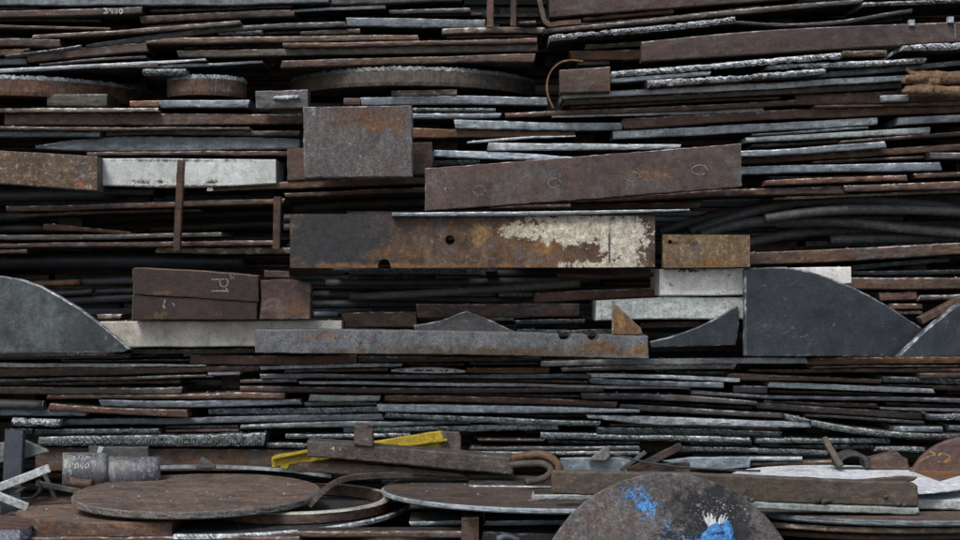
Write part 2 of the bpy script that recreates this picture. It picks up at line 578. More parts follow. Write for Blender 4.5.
def disc(name, mat, rim, cx, cy, a, b, d, th_px, label, cut_left=None, cut_right=None, cut_back=None, inner=0.0,
         cat='steel disc', wall=None, rough=0.0025, roll=0.0, tint=None):
    """round plate lying flat: photo ellipse (cx,cy,a,b) of its upper face, d metres from the camera"""
    Y = d - CAMD
    c = W(cx, cy, Y)
    R = a * d / FPX
    e = math.atan2(cy - 270, FPX)
    tilt = math.asin(min(0.99, b / a)) - e          # + tips the near edge down
    th = th_px * (d - R) / FPX
    n = 128
    bm = bmesh.new()
    rows = []
    lift = noise1(n, 10) * rough
    lift[-10:] = np.linspace(lift[-10], lift[0], 10)
    for (rr, z) in ((R - 0.006, 0), (R, -0.005), (R, -th * 0.35), (R, -th * 0.7), (R, -th + 0.005), (R - 0.006, -th)):
        row = []
        for k in range(n):
            t = 2 * math.pi * k / n
            q = rr + (random.uniform(-1, 1) * rough * 0.7 if -th < z < 0 else 0) + lift[k] * 0.5
            row.append(bm.verts.new((q * math.cos(t), q * math.sin(t), z)))
        rows.append(row)
    for r0, r1 in zip(rows, rows[1:]):
        for k in range(n):
            k2 = (k + 1) % n
            f_ = bm.faces.new((r0[k], r1[k], r1[k2], r0[k2]))
            f_.material_index = 0 if (inner and r0 is rows[0]) else 1
    if inner:
        Ri = R - inner
        it = [bm.verts.new((Ri * math.cos(2*math.pi*k/n), Ri * math.sin(2*math.pi*k/n), 0)) for k in range(n)]
        ib = [bm.verts.new((Ri * math.cos(2*math.pi*k/n), Ri * math.sin(2*math.pi*k/n), -th)) for k in range(n)]
        for k in range(n):
            k2 = (k + 1) % n
            bm.faces.new((rows[0][k], rows[0][k2], it[k2], it[k]))
            bm.faces.new((it[k], it[k2], ib[k2], ib[k])).material_index = 1
            bm.faces.new((ib[k], ib[k2], rows[-1][k2], rows[-1][k]))
    else:
        bm.faces.new(rows[0])
        bm.faces.new(list(reversed(rows[-1])))
    mat4 = Matrix.Translation(c) @ Matrix.Rotation(roll, 4, 'Y') @ Matrix.Rotation(tilt, 4, 'X')
    for v in bm.verts:
        v.co = mat4 @ v.co
    def chop(co, no):
        geom = bm.verts[:] + bm.edges[:] + bm.faces[:]
        res = bmesh.ops.bisect_plane(bm, geom=geom, dist=1e-5, plane_co=co, plane_no=no, clear_outer=True)
        es = [x for x in res['geom_cut'] if isinstance(x, bmesh.types.BMEdge)]
        if es:
            fl = bmesh.ops.contextual_create(bm, geom=es)
            for x in fl['faces']:
                x.material_index = 1
    if cut_left is not None:
        chop((cut_left, 0, 0), (-1, 0, 0))
    if cut_right is not None:
        chop((cut_right, 0, 0), (1, 0, 0))
    if cut_back is not None:
        chop((0, cut_back, 0), (0, 1, 0))
    bmesh.ops.recalc_face_normals(bm, faces=bm.faces[:])
    for v in bm.verts:
        v.co -= c
    me = bpy.data.meshes.new(name)
    me.materials.append(M[mat]); me.materials.append(M[rim])
    bm.to_mesh(me); bm.free()
    o = bpy.data.objects.new(name, me)
    COL.objects.link(o)
    o.location = c
    if tint:
        o.color = (*tint, 1)
    return tag(o, label, cat)

def strokes(name, mat, lines, f, parent, w_px=1.4, jitter=0.25):
    """hand-drawn marks: polylines in photo pixels, laid as thin ribbons just proud of the face at depth f"""
    verts, faces = [], []
    s = (CAMD + f) / FPX
    for ln in lines:
        p = [W(x + random.uniform(-jitter, jitter), y + random.uniform(-jitter, jitter), f) for x, y in ln]
        for i in range(len(p) - 1):
            t = (p[i+1] - p[i])
            if t.length < 1e-6:
                continue
            t.normalize()
            nrm = Vector((-t.z, 0, t.x)) * (w_px * s * random.uniform(0.38, 0.6))
            k = len(verts)
            e = t * (w_px * s * 0.3)
            for q in (p[i] - nrm - e, p[i+1] - nrm + e, p[i+1] + nrm + e, p[i] + nrm - e):
                verts.append(tuple(q))
            faces.append((k, k+1, k+2, k+3))
    return link(name, verts, faces, [M[mat]], parent=parent)

DIG = {'3': [[(0, 0), (.9, .1), (.4, .45), (.95, .7), (.6, 1), (0, .9)]], '9': [[(.9, .3), (.4, .5), (.1, .25), (.5, 0), (.9, .2), (.85, 1)]],
       '8': [[(.5, .5), (.1, .25), (.5, 0), (.9, .25), (.5, .5), (.05, .75), (.5, 1), (.95, .75), (.5, .5)]],
       '0': [[(.5, 0), (.05, .4), (.3, 1), (.9, .7), (.8, .15), (.5, 0)]], 'P': [[(.1, 1), (.1, 0), (.8, .1), (.85, .4), (.1, .55)]],
       '1': [[(.2, .25), (.5, 0), (.5, 1)]], '6': [[(.8, 0), (.2, .4), (.1, .8), (.6, 1), (.9, .7), (.2, .6)]],
       '4': [[(.6, 1), (.6, 0), (.05, .65), (.95, .65)]], '/': [[(.9, 0), (.1, 1)]], 'd': [[(.9, 0), (.85, 1), (.3, 1), (.1, .7), (.4, .5), (.85, .6)]]}

def writing(text, x, y, cw, ch, gap=1.2, slope=0.0):
    out = []
    for i, c in enumerate(text):
        for ln in DIG[c]:
            out.append([(x + i * (cw + gap) + u * cw, y + slope * i + v * ch) for u, v in ln])
    return out

def ring_line(cx, cy, rx, ry, a0=0, a1=360, n=22):
    return [(cx + rx * math.cos(math.radians(a0 + (a1 - a0) * k / n)), cy + ry * math.sin(math.radians(a0 + (a1 - a0) * k / n))) for k in range(n + 1)]

def lump(name, cat, mat, chains, label, voxel=0.006, disp=0.004, dscale=0.05, smooth_it=4, parent=None):
    """soft crumpled thing grown from tapering capsules: chains = [[(point, radius), ...], ...]"""
    V, Fc = [], []
    for ch in chains:
        pts = [p for p, r in ch]
        rs = [r for p, r in ch]
        pp = smooth_path([tuple(p) for p in pts], 14)
        rr = np.interp(np.linspace(0, 1, 14), np.linspace(0, 1, len(rs)), rs)
        rr[0] *= 0.6; rr[-1] *= 0.6
        v, f_ = sweep(pp, rr, 10, wob=0.12)
        k = len(V)
        V += v
        Fc += [tuple(i + k for i in q) for q in f_]
    o = link(name, V, Fc, [M[mat]], parent=parent, smooth=True)
    m = o.modifiers.new('remesh', 'REMESH'); m.mode = 'VOXEL'; m.voxel_size = voxel; m.use_smooth_shade = True
    m = o.modifiers.new('smooth', 'SMOOTH'); m.iterations = smooth_it; m.factor = 0.5
    tx = bpy.data.textures.new(name, 'CLOUDS'); tx.noise_scale = dscale; tx.noise_depth = 3
    m = o.modifiers.new('creases', 'DISPLACE'); m.texture = tx; m.strength = disp * 2; m.mid_level = 0.5
    if parent is None:
        tag(o, label, cat)
    return o

# ------------------------------------------------------------------ ground and the plinth the pile stands on
def ground():
    n = 24
    xs = np.linspace(-60, 60, n)
    verts = [(x, y, 0.0) for y in np.linspace(-60, 60, n) for x in xs]
    faces = [(j*n + i, j*n + i + 1, (j+1)*n + i + 1, (j+1)*n + i) for j in range(n-1) for i in range(n-1)]
    material('yard', (0.07, 0.066, 0.06), (0.11, 0.104, 0.095), (0.16, 0.15, 0.14), scale=1.3, rough=(0.75, 0.95))
    o = link('ground', verts, faces, [M['yard']], origin=(0, 0, 0))
    o['kind'] = 'structure'
ground()

# ------------------------------------------------------------------ special finishes (wear has its own shape on each piece)
s_ = 5.66 / FPX
def pp(dx, dz, rx, rz, col, ns=30.0, rag=1.6, hard=0.12, bias=1.0, s=s_):
    return ((dx * s, 0.0, dz * -s), (rx * s, 9.0, rz * s), col, ns, rag, hard, bias)
material('square_face', (0.075, 0.07, 0.069), (0.13, 0.123, 0.122), (0.25, 0.24, 0.24), spot=0.6, vary=0.0, stretch=(1.2, 1, 0.9), scale=10, warm=0.25, grain=1.0,
         patches=[pp(10, -24, 60, 16, (0.12, 0.066, 0.042), 14, 2.4, 0.7, 0.7), pp(22, -16, 34, 12, (0.18, 0.09, 0.036), 20, 3.0, 0.6, 0.45), pp(-42, -30, 18, 12, (0.3, 0.3, 0.31), 55, 3.5, 0.4, 0.0)])
material('circle_face', (0.06, 0.041, 0.036), (0.094, 0.065, 0.057), (0.16, 0.14, 0.135), spot=0.66, vary=0.0, scale=5, warm=0.15,
         patches=[pp(65, -4, 50, 16, (0.2, 0.11, 0.04), 48, 3.6, 0.4, 0.1), pp(-45, -4, 30, 12, (0.1, 0.106, 0.11), 40, 3.2, 0.6, 0.2), pp(-148, 5, 22, 20, (0.16, 0.155, 0.16), 80, 3.0, 0.5, 0.1)])
material('peel_face', (0.05, 0.03, 0.02), (0.12, 0.064, 0.03), (0.19, 0.12, 0.06), vary=0.0, scale=6, spot=0.58, warm=0.6, grain=0.7,
         patches=[pp(-138, -5, 74, 60, (0.034, 0.034, 0.036), 13, 2.6, 0.5, 0.75), pp(-60, 25, 160, 5, (0.2, 0.1, 0.038), 20, 2.6, 0.5, 0.5),
                  pp(8, -8, 14, 18, (0.26, 0.155, 0.06), 26, 3.0, 0.5, 0.5), pp(72, 6, 12, 22, (0.24, 0.135, 0.045), 24, 3.0, 0.5, 0.5), pp(-30, 12, 60, 10, (0.2, 0.11, 0.045), 26, 3.4, 0.5, 0.05),
                  pp(108, -12, 62, 17, (0.6, 0.54, 0.42), 26, 3.4, 0.1, 0.7), pp(150, -2, 24, 30, (0.58, 0.53, 0.43), 30, 3.0, 0.1, 0.7),
                  pp(42, -10, 26, 9, (0.54, 0.47, 0.36), 40, 3.6, 0.1, 0.35), pp(125, 24, 55, 6, (0.55, 0.49, 0.39), 40, 3.2, 0.1, 0.45), pp(137, 4, 1.6, 26, (0.1, 0.09, 0.09), 40, 2.4, 0.4, 0.6),
                  pp(120, -6, 60, 22, (0.1, 0.065, 0.04), 60, 4.5, 0.1, -0.55)])
material('speckle_rust', (0.065, 0.046, 0.031), (0.12, 0.085, 0.056), (0.27, 0.22, 0.155), spot=0.55, vary=0.0, scale=9, warm=0.6, grain=0.8,
         patches=[pp(52, 15, 9, 4, (0.3, 0.11, 0.035), 40, 3.0, 0.4, 0.5)])
material('white_stained', (0.48, 0.51, 0.49), (0.66, 0.69, 0.67), (0.2, 0.17, 0.15), spot=0.7, mott=0.4, grain=0.25, runs=0.15, vary=0.0, scale=5,
         patches=[pp(-45, 9, 13, 4, (0.1, 0.075, 0.06), 50, 3.4, 0.5, 0.4), pp(-22, 9, 6, 3.5, (0.08, 0.06, 0.055), 50, 3.0, 0.5, 0.5), pp(30, 10, 10, 3.5, (0.1, 0.075, 0.06), 50, 3.4, 0.5, 0.5), pp(0, 13.5, 100, 2.0, (0.2, 0.13, 0.08), 60, 3.6, 0.5, 0.4),
                  pp(0, -13, 95, 2.5, (0.1, 0.1, 0.1), 50, 3.4, 0.7, 0.5), pp(20, -2, 60, 10, (0.12, 0.1, 0.09), 70, 5.0, 0.2, -1.0)])
material('white_speckled', (0.66, 0.66, 0.62), (0.8, 0.79, 0.75), (0.05, 0.042, 0.038), spot=0.6, mott=0.4, grain=0.25, runs=0.15, vary=0.0, scale=6,
         patches=[pp(-60, -11, 22, 3.5, (0.06, 0.045, 0.04), 50, 3.6, 0.3, 0.3), pp(-65, 4, 40, 12, (0.09, 0.07, 0.06), 90, 5.0, 0.2, -0.9), pp(80, -4, 30, 10, (0.2, 0.17, 0.14), 70, 4.0, 0.3, -0.5)])
material('ochre_face', (0.095, 0.066, 0.036), (0.18, 0.122, 0.055), (0.26, 0.21, 0.12), vary=0.0, scale=8, spot=0.56, warm=0.3, grain=0.7,
         patches=[pp(0, 12, 50, 6, (0.2, 0.1, 0.036), 24, 3.0, 0.5, 0.5), pp(-20, -8, 30, 6, (0.07, 0.05, 0.035), 30, 3.6, 0.5, 0.2)])
material('cream', (0.4, 0.385, 0.34), (0.6, 0.585, 0.52), (0.1, 0.08, 0.062), spot=0.61, mott=0.4, grain=0.25, runs=0.15, vary=0.0, scale=5, patches=[pp(-95, 0, 18, 14, (0.42, 0.38, 0.28), 24, 3.0, 0.5, 0.4), pp(40, 6, 80, 10, (0.12, 0.09, 0.06), 40, 4.0, 0.5, -0.5)])
material('mottled', (0.085, 0.1, 0.115), (0.175, 0.195, 0.212), (0.05, 0.043, 0.04), spot=0.57, vary=0.0, scale=8, warm=0.25, grain=0.75,
         patches=[pp(30, 9, 200, 9, (0.1, 0.07, 0.044), 22, 3.6, 0.7, 0.7), pp(150, 3, 36, 12, (0.14, 0.085, 0.046), 18, 3.0, 0.5, 0.6), pp(-128, -8, 26, 3.5, (0.19, 0.11, 0.06), 40, 3.4, 0.3, 0.4),
                  pp(185, 6, 14, 10, (0.22, 0.12, 0.045), 26, 3.0, 0.5, 0.5), pp(-60, -2, 120, 8, (0.045, 0.042, 0.04), 50, 4.4, 0.4, -0.3)])
material('verdigris', (0.038, 0.047, 0.05), (0.1, 0.118, 0.118), (0.17, 0.19, 0.19), spot=0.62, vary=0.0, scale=4, rough=(0.4, 0.6), stretch=(1, 1, 0.8))
material('gusset', (0.1, 0.06, 0.03), (0.21, 0.12, 0.05), (0.05, 0.04, 0.03), vary=0.0, scale=9, warm=0.6, patches=[pp(-6, 2, 6, 12, (0.28, 0.16, 0.06), 26, 2.6, 0.5, 0.6)])
material('p1_paint', (0.026, 0.0155, 0.0135), (0.04, 0.024, 0.021), (0.085, 0.065, 0.06), vary=0.0, spot=0.68, scale=5,
         patches=[pp(-36, 9, 20, 9, (0.12, 0.075, 0.035), 34, 3.4, 0.5, 0.2), pp(20, 5, 40, 10, (0.075, 0.05, 0.035), 40, 4.0, 0.5, -0.2)])
material('yellow_paint', (0.28, 0.2, 0.014), (0.45, 0.33, 0.02), (0.16, 0.11, 0.04), spot=0.6, vary=0.0, scale=6, rough=(0.4, 0.6),
         patches=[pp(90, -4, 17, 30, (0.11, 0.088, 0.08), 34, 1.8, 0.12, 0.9), pp(0, 0, 110, 24, (0.1, 0.08, 0.05), 50, 5.0, 0.5, -0.6), pp(-70, 6, 24, 5, (0.1, 0.07, 0.04), 50, 4.0, 0.4, 0.0)])
material('weathered', (0.05, 0.041, 0.036), (0.105, 0.09, 0.08), (0.3, 0.28, 0.27), spot=0.62, stretch=(0.7, 1, 1.2), vary=0.0, scale=10, patches=[pp(-78, -10, 22, 6, (0.55, 0.54, 0.53), 70, 4.0, 0.2, -0.25), pp(92, 4, 16, 12, (0.4, 0.38, 0.37), 80, 4.4, 0.3, -0.4), pp(-70, 2, 60, 6, (0.13, 0.075, 0.04), 24, 3.4, 0.5, 0.2)], bump=0.6, warm=0.2, grain=0.8)
material('drum_skin', (0.09, 0.098, 0.11), (0.2, 0.21, 0.225), (0.4, 0.41, 0.42), spot=0.57, rough=(0.3, 0.55), spec=0.7, vary=0.1, stretch=(1, 1, 0.5), scale=12, patches=[((-0.06, 0, 0.04), (0.05, 9, 0.05), (0.2, 0.23, 0.19), 30, 3.0, 0.4, 0.5)])
material('rim_crust', (0.11, 0.105, 0.096), (0.2, 0.19, 0.175), (0.33, 0.32, 0.3), spot=0.6, scale=26, warm=0.25, grain=0.9, scratch=0.0, bump=0.7, vary=0.1)
material('disc_rust', (0.08, 0.06, 0.05), (0.175, 0.135, 0.11), (0.27, 0.235, 0.2), spot=0.63, vary=0.15, stretch=(0.6, 1.2, 1), scale=9, warm=0.5, scratch=0.0, grain=0.9)
material('white_clean', (0.6, 0.64, 0.66), (0.76, 0.79, 0.81), (0.2, 0.18, 0.17), spot=0.68, vary=0.0, runs=0.0, scratch=0.1, grain=0.25, rough=(0.4, 0.6))
material('leather', (0.125, 0.075, 0.042), (0.23, 0.14, 0.078), (0.11, 0.066, 0.04), spot=0.58, rough=(0.7, 0.9), vary=0.0, scale=12)
material('blue_cloth', (0.035, 0.16, 0.42), (0.08, 0.28, 0.6), (0.25, 0.5, 0.78), spot=0.6, rough=(0.6, 0.9), vary=0.0, scale=14)
material('label_white', (0.5, 0.48, 0.52), (0.62, 0.6, 0.63), (0.02, 0.02, 0.02), spot=0.56, vary=0.0, scale=6, stretch=(0.7, 1, 0.6))
h_s = 4.78 / FPX
def hp(x, y, rx, ry, col, ns, rag, hard, bias=1.0):
    return (((x - 667) * h_s, 0, (600 - y) * h_s), (rx * h_s, 9, ry * h_s), col, ns, rag, hard, bias)
material('stained_disc', (0.075, 0.07, 0.07), (0.135, 0.127, 0.127), (0.21, 0.2, 0.195), spot=0.6, vary=0.0, scale=10, warm=0.22, scratch=0.0, runs=0.2, grain=0.9, patches=[
    hp(600, 515, 26, 30, (0.13, 0.085, 0.062), 24, 3.2, 0.6, 0.2), hp(640, 520, 60, 40, (0.03, 0.03, 0.03), 26, 7.0, 0.15, -1.5),
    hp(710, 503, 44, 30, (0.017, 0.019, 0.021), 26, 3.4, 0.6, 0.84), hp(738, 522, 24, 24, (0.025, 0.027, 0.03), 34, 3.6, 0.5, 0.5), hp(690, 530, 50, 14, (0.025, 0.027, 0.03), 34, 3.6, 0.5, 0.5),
    hp(712, 506, 54, 34, (0.4, 0.42, 0.44), 130, 6.5, 0.3, -0.5), hp(676, 522, 34, 20, (0.3, 0.31, 0.33), 90, 5.0, 0.4, -0.45), hp(745, 505, 12, 30, (0.4, 0.42, 0.44), 110, 5.0, 0.3, -0.4),
    hp(634, 488, 26, 12, (0.05, 0.26, 0.66), 95, 7.0, 0.2, -0.05), hp(646, 500, 13, 12, (0.08, 0.34, 0.76), 80, 6.0, 0.2, 0.25), hp(640, 492, 22, 14, (0.3, 0.52, 0.8), 140, 7.0, 0.2, -0.8),
    hp(664, 520, 20, 22, (0.08, 0.3, 0.66), 95, 7.0, 0.1, -0.5), hp(690, 535, 44, 10, (0.05, 0.25, 0.6), 95, 7.0, 0.12, -0.15)])

# ================================================================== ROW 1: top of the photo (y 0-60)
B('plate', 'steel', 'M', [(-40, -7, 5), (240, -6, 5), (328, -6, 3)], 'long blue-grey steel plate along the top left edge of the photo')
B('plate', 'grey', 'M', [(331, -5, 5), (460, -6, 1)], 'dark grey plate touching the top edge, right of the long blue-grey one')
B('plate', 'maroon', 'M', [(549, -8, 17.5), (640, -10, 10.5), (800, -20, -1)], 'wide brown plate at the top centre sloping up to the right', D=0.3)
o3980 = B('plate', 'maroon', 'M', [(-40, 11, 18), (142, 6.5, 13.5)], 'dark brown plate chalked 3980 near the top left corner', f=-0.12, rough=0.001)
B('strip', 'steel', 'M', [(-40, 6.5, 9.5), (39, 6.5, 9)], 'thin bluish strip at top left just above the plate chalked 3980')
B('strip', 'steel_light', 'M', [(292, 9, 11.5), (386, 5, 8.5)], 'thin strip with a pale end below the top edge, left of centre')
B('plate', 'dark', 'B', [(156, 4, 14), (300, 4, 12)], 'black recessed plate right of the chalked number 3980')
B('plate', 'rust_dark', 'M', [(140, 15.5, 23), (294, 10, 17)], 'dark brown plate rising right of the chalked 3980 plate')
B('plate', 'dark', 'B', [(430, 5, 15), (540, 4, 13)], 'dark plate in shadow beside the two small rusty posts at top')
B('plate', 'steel', 'M', [(347, 17, 26), (420, 18, 27), (485, 19, 27.5)], 'blue-grey thick plate left of the two small rusty posts')
B('strip', 'rust', 'M', [(-40, 22, 26), (110, 27, 29.5)], 'thin brown plate edge dipping right at the left edge under the 3980 plate')
B('strip', 'olive', 'M', [(32, 35, 39), (130, 29, 33.5), (240, 20, 24.5)], 'long slender bent plate edge rising from far left, uppermost of two curved ones', tint=(1.1, 1, 1))
B('plate', 'grey', 'M', [(85, 44, 48), (150, 35, 41), (240, 25, 30), (346, 21.5, 27)], 'long curved grey plate below the slender bent one at upper left')
B('block', 'cut', 'M', [(218, 30.8, 35.2), (262, 30, 34.5)], 'short pale rough plate end below the long curved grey plate')
B('plate', 'rust_dark', 'M', [(300, 32, 36), (360, 27.5, 33.5)], 'short dark brown plate under the left end of the blue-grey thick plate')
B('bar', 'tan', 'M', [(442, 28.3, 34.3), (543, 27.5, 33.5)], 'tan brown bar under the two small rusty posts')
B('strip', 'cut_dull', 'F', [(5, 55, 57.5), (50, 49.3, 52.3), (80, 44, 48)], 'crusty thin edge resting on the thick brown offcut at upper left', f=-0.19, D=0.03)
B('plate', 'rust', 'M', [(26, 52, 62), (80, 47.5, 57), (147, 43, 52)], 'thick brown offcut sloping up to the right at upper left')
B('plate', 'rust_dark', 'M', [(-40, 39, 47.5), (60, 39, 47)], 'dull brown plate at the left edge below the slender bent plates')
B('plate', 'rust_orange', 'M', [(-40, 48.5, 55), (30, 48.5, 54)], 'orange-brown plate end at the left edge beside the thick offcut')
B('plate', 'steel', 'M', [(-40, 59, 65), (26, 58.5, 64)], 'short blue-grey plate at the left edge above the long silver strip')
B('bar', 'olive', 'M', [(146, 38.2, 44.5), (280, 36, 42), (418, 34.5, 39.8)], 'long light brown bar at upper left above the dark rust bar', tint=(1.15, 0.95, 0.85))
B('bar', 'rust', 'M', [(283, 43, 48), (480, 39.5, 44), (537, 37.5, 43)], 'brown bar ending left of the yellow-tipped bent strip')
B('bar', 'olive', 'M', [(177, 50.3, 57), (330, 47.5, 55), (538, 44.5, 51.5)], 'long beige-grey bar crossing the upper left', tint=(1.1, 1.1, 1.1))
B('bar', 'rust', 'M', [(281, 60.5, 68), (480, 55, 62.5), (535, 53, 62)], 'reddish brown bar above the long crusted disc at upper centre')
B('strip', 'steel_light', 'M', [(-40, 70, 73.5), (80, 64.5, 68.5), (205, 58.2, 60.5)], 'long thin silver strip at the left above the crusted disc')
B('strip', 'steel_light', 'M', [(160, 65, 68.3), (262, 60, 62.5)], 'thin pale strip above the small arched disc')
B('plate', 'rust_dark', 'M', [(100, 66.5, 69), (160, 61.5, 68)], 'small brown wedge between two thin silver strips at upper left')
B('block', 'cut_dull', 'M', [(142, 69.3, 75.5), (186, 69, 75)], 'small crusted grey plate end between the two left discs')

# the two small posts, bent strip, right-hand top
B('strip', 'rust_dark', 'M', [(518, 21, 24.5), (536, 21, 24.5)], 'small dark tab right of the rusty posts')
B('strip', 'rust', 'M', [(583, 17.2, 20.3), (674, 9.8, 13.2)], 'thin brown strip under the wide brown plate at top centre')
B('plate', 'olive', 'M', [(545, 28.5, 33), (720, 11, 16.5), (862, -1, 3.5)], 'dull olive plate sloping up right over a silver sawtooth edge at top')
B('cutplate', 'cut_bright', 'M', [(550, 34, 40.2), (640, 27, 33), (735, 15.8, 22.8)], 'silver sawtooth cut edge sloping up right, topmost at the right', f=-0.2, D=0.32, jit=False)
B('cutplate', 'cut_bright', 'M', [(863, 2.3, 6.6), (1000, -1, 2)], 'silver cut edge in the top right corner')
B('strip', 'dark', 'M', [(735, 20, 24), (790, 22.5, 26.5), (830, 20.5, 25), (912, 9, 13.5)], 'dark sagging strip above the maroon beam at top right')
B('strip', 'rust_dark', 'B', [(830, 9, 15), (866, 9, 15)], 'dark brown end piece above the dark sagging strip')
B('strip', 'dark', 'M', [(864, 19.5, 23.5), (902, 16.5, 20.5)], 'short dark plate below the right end of the sagging strip')
B('strip', 'rust', 'M', [(791, 27.8, 32), (845, 24.5, 28.5)], 'short brown strip lying on top of the maroon beam')
B('plate', 'olive', 'M', [(585, 45, 50), (700, 37, 42), (792, 31.5, 34.5)], 'dull olive plate hidden behind the top of the maroon beam', tint=(0.9, 0.9, 0.85))
maroon_beam = B('beam', 'maroon', 'F', [(641, 42, 62), (720, 34, 57), (1000, 19.5, 39)], 'long smooth maroon beam sloping up at the upper right', f=-0.22, D=0.06, rough=0.001)
B('bar', 'rust_orange', 'M', [(571, 50.5, 60), (660, 49, 59.5)], 'orange-yellow rusted bar butting the left end of the maroon beam')
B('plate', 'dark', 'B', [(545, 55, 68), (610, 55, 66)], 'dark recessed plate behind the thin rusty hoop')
B('strip', 'grey', 'M', [(578, 60.8, 64.5), (609, 60.5, 64)], 'small grey strip under the orange-yellow rusted bar')
brown_block = B('block', 'rust', 'F', [(560, 69.5, 93), (610, 66.5, 92)], 'squarish brown block left of the silver sawtooth edges', f=-0.24, D=0.1)
B('cutplate', 'cut_bright', 'M', [(611, 71, 77), (720, 62.5, 68.5), (841, 52, 58)], 'long silver sawtooth edge right of the squarish brown block, upper one', tint=(1.15, 1.15, 1.15), f=-0.24, D=0.36, jit=False)
B('cutplate', 'steel_light', 'M', [(611, 78, 83), (711, 71, 75.5)], 'short smooth silver edge right of the squarish brown block', f=-0.23, D=0.35, jit=False)
B('cutplate', 'cut_bright', 'M', [(648, 80, 87), (720, 76, 82), (826, 68.5, 74)], 'silver sawtooth edge just above the long pale plate', tint=(1.15, 1.15, 1.15), f=-0.25, D=0.36, jit=False)
B('cutplate', 'cut_bright', 'M', [(767, 63.5, 69), (926, 57.5, 62.5)], 'bright jagged silver edge left of and above the work gloves', tint=(1.2, 1.2, 1.2), f=-0.22, D=0.34, jit=False)
B('cutplate', 'steel', 'M', [(805, 73, 79), (900, 65.5, 71), (1000, 56, 61)], 'blue-grey rough edge running behind the work gloves', f=-0.15, D=0.27, jit=False)
B('block', 'tan', 'M', [(842, 51, 58), (887, 50, 57)], 'small ochre block under the maroon beam')
B('cutplate', 'cut_bright', 'M', [(904, 45, 51), (1000, 41, 49)], 'silver hatched cut edge under the maroon beam at right edge', tint=(1.1, 1.1, 1.1), f=-0.25, D=0.38, jit=False)
B('strip', 'steel_light', 'M', [(562, 93.8, 98.5), (720, 85, 91), (905, 74.5, 80), (1000, 68.5, 73)], 'long bright pale plate edge sloping up under the silver sawtooth edges', tint=(1.3, 1.3, 1.3), f=-0.17, D=0.3, jit=False)
B('bar', 'olive', 'M', [(563, 98.8, 105.5), (720, 91.2, 97), (902, 80.2, 87.5)], 'olive-brown bar directly under the long bright pale plate')
B('plate', 'rust', 'M', [(795, 95, 105), (1000, 84, 99)], 'brown plate under the work gloves')
B('block', 'steel', 'F', [(881, 95, 102), (908, 94.5, 101.5)], 'small blue-grey tab just below the work gloves', f=-0.17, D=0.02)

# discs seen edge-on
def edge_disc(name, label, x0, x1, pts, mat, rimtop, f):
    pass
B('block', 'olive', 'M', [(48, 94.3, 107), (106, 94, 107)], 'greenish grey block under the long crusted disc at left', tint=(0.85, 0.92, 0.9))
B('block', 'rust_orange', 'M', [(130, 101, 107.5), (160, 100.5, 107)], 'small ochre chip between the greenish block and a blue-grey plate')
B('plate', 'steel', 'M', [(160, 100.5, 108), (249, 99.5, 107.5)], 'blue-grey plate under the small arched disc at left')
B('strip', 'tan', 'M', [(-40, 108, 112.5), (158, 108, 112)], 'speckled tan plate edge under the greenish grey block', tint=(1.1, 1.15, 1.2))
B('bar', 'rust', 'M', [(5, 113.5, 125), (160, 113, 124.8), (302, 114.5, 124)], 'long brown bar left of the square grey plate')
B('strip', 'rust_dark', 'M', [(-40, 126, 130), (130, 127, 130.5), (250, 127, 130)], 'thin dark strip under the long brown bar at left')
B('block', 'grey', 'F', [(256, 91, 109), (308, 89, 108)], 'grey rough block with pale bump, above the square grey plate', f=-0.22, D=0.1, rough=0.004)
B('block', 'tan', 'M', [(391, 90.3, 96.2), (457, 89.8, 95.5)], 'short speckled tan plate lying on a blue-grey plate near centre top', tint=(0.9, 0.95, 0.95))
B('bar', 'steel', 'M', [(361, 97.5, 106), (547, 97, 105.5)], 'blue-grey bar left of the thin rusty hoop', tint=(1.15, 1.15, 1.15))
B('block', 'rust', 'M', [(344, 97.5, 105), (360, 97.5, 105)], 'small brown end piece left of the blue-grey bar above the square plate')
B('strip', 'cut_dull', 'M', [(408, 108, 112.3), (496, 107.5, 112)], 'rough grey strip right of the square plate, upper of two')
B('strip', 'steel', 'M', [(408, 113.3, 119), (500, 113.3, 118)], 'blue-grey strip right of the square plate, lower of two')
B('bar', 'steel_light', 'M', [(455, 119.5, 128.5), (622, 122, 129.5)], 'pale blue bar right of the square grey plate', tint=(0.85, 0.9, 0.92))
B('bar', 'rust_orange', 'M', [(409, 127.5, 138), (480, 129.3, 137.5), (575, 131, 136.5)], 'orange-brown bar running right from the square grey plate', tint=(0.8, 0.8, 0.85))
B('strip', 'rust', 'M', [(505, 112.5, 117), (640, 107.5, 112.5), (800, 100, 104.5)], 'long brown plate edge below the thin rusty hoop')
B('strip', 'pale', 'M', [(552, 114, 117.5), (764, 106.5, 111)], 'thin pale strip sloping up below the thin rusty hoop')
B('bar', 'rust', 'M', [(622, 118.5, 129), (720, 112, 122.5), (812, 109, 118), (1000, 106, 111.5)], 'long reddish brown bar at right above the pale grey plates')
B('strip', 'rust_orange', 'M', [(815, 105.5, 110), (1000, 98.5, 104)], 'orange-brown strip under the brown plate beneath the gloves', tint=(0.75, 0.75, 0.8))
B('plate', 'steel_light', 'M', [(613, 131, 139), (720, 125.5, 134), (877, 117.5, 124.5)], 'long pale grey plate above the right end of the circle-marked plate', tint=(0.85, 0.85, 0.85))
B('plate', 'steel_light', 'M', [(898, 117.5, 125), (1000, 114, 121)], 'short pale grey plate at the right edge below the brown bars', tint=(0.75, 0.75, 0.75))
B('plate', 'pale', 'M', [(747, 137.5, 142.5), (929, 127, 133.5)], 'pale plate with dark peeled patches at right', tint=(0.75, 0.8, 0.8))
B('strip', 'rust_dark', 'M', [(840, 141.5, 144), (1000, 129.5, 134)], 'thin brown strip sloping up at right edge under the peeled pale plate')
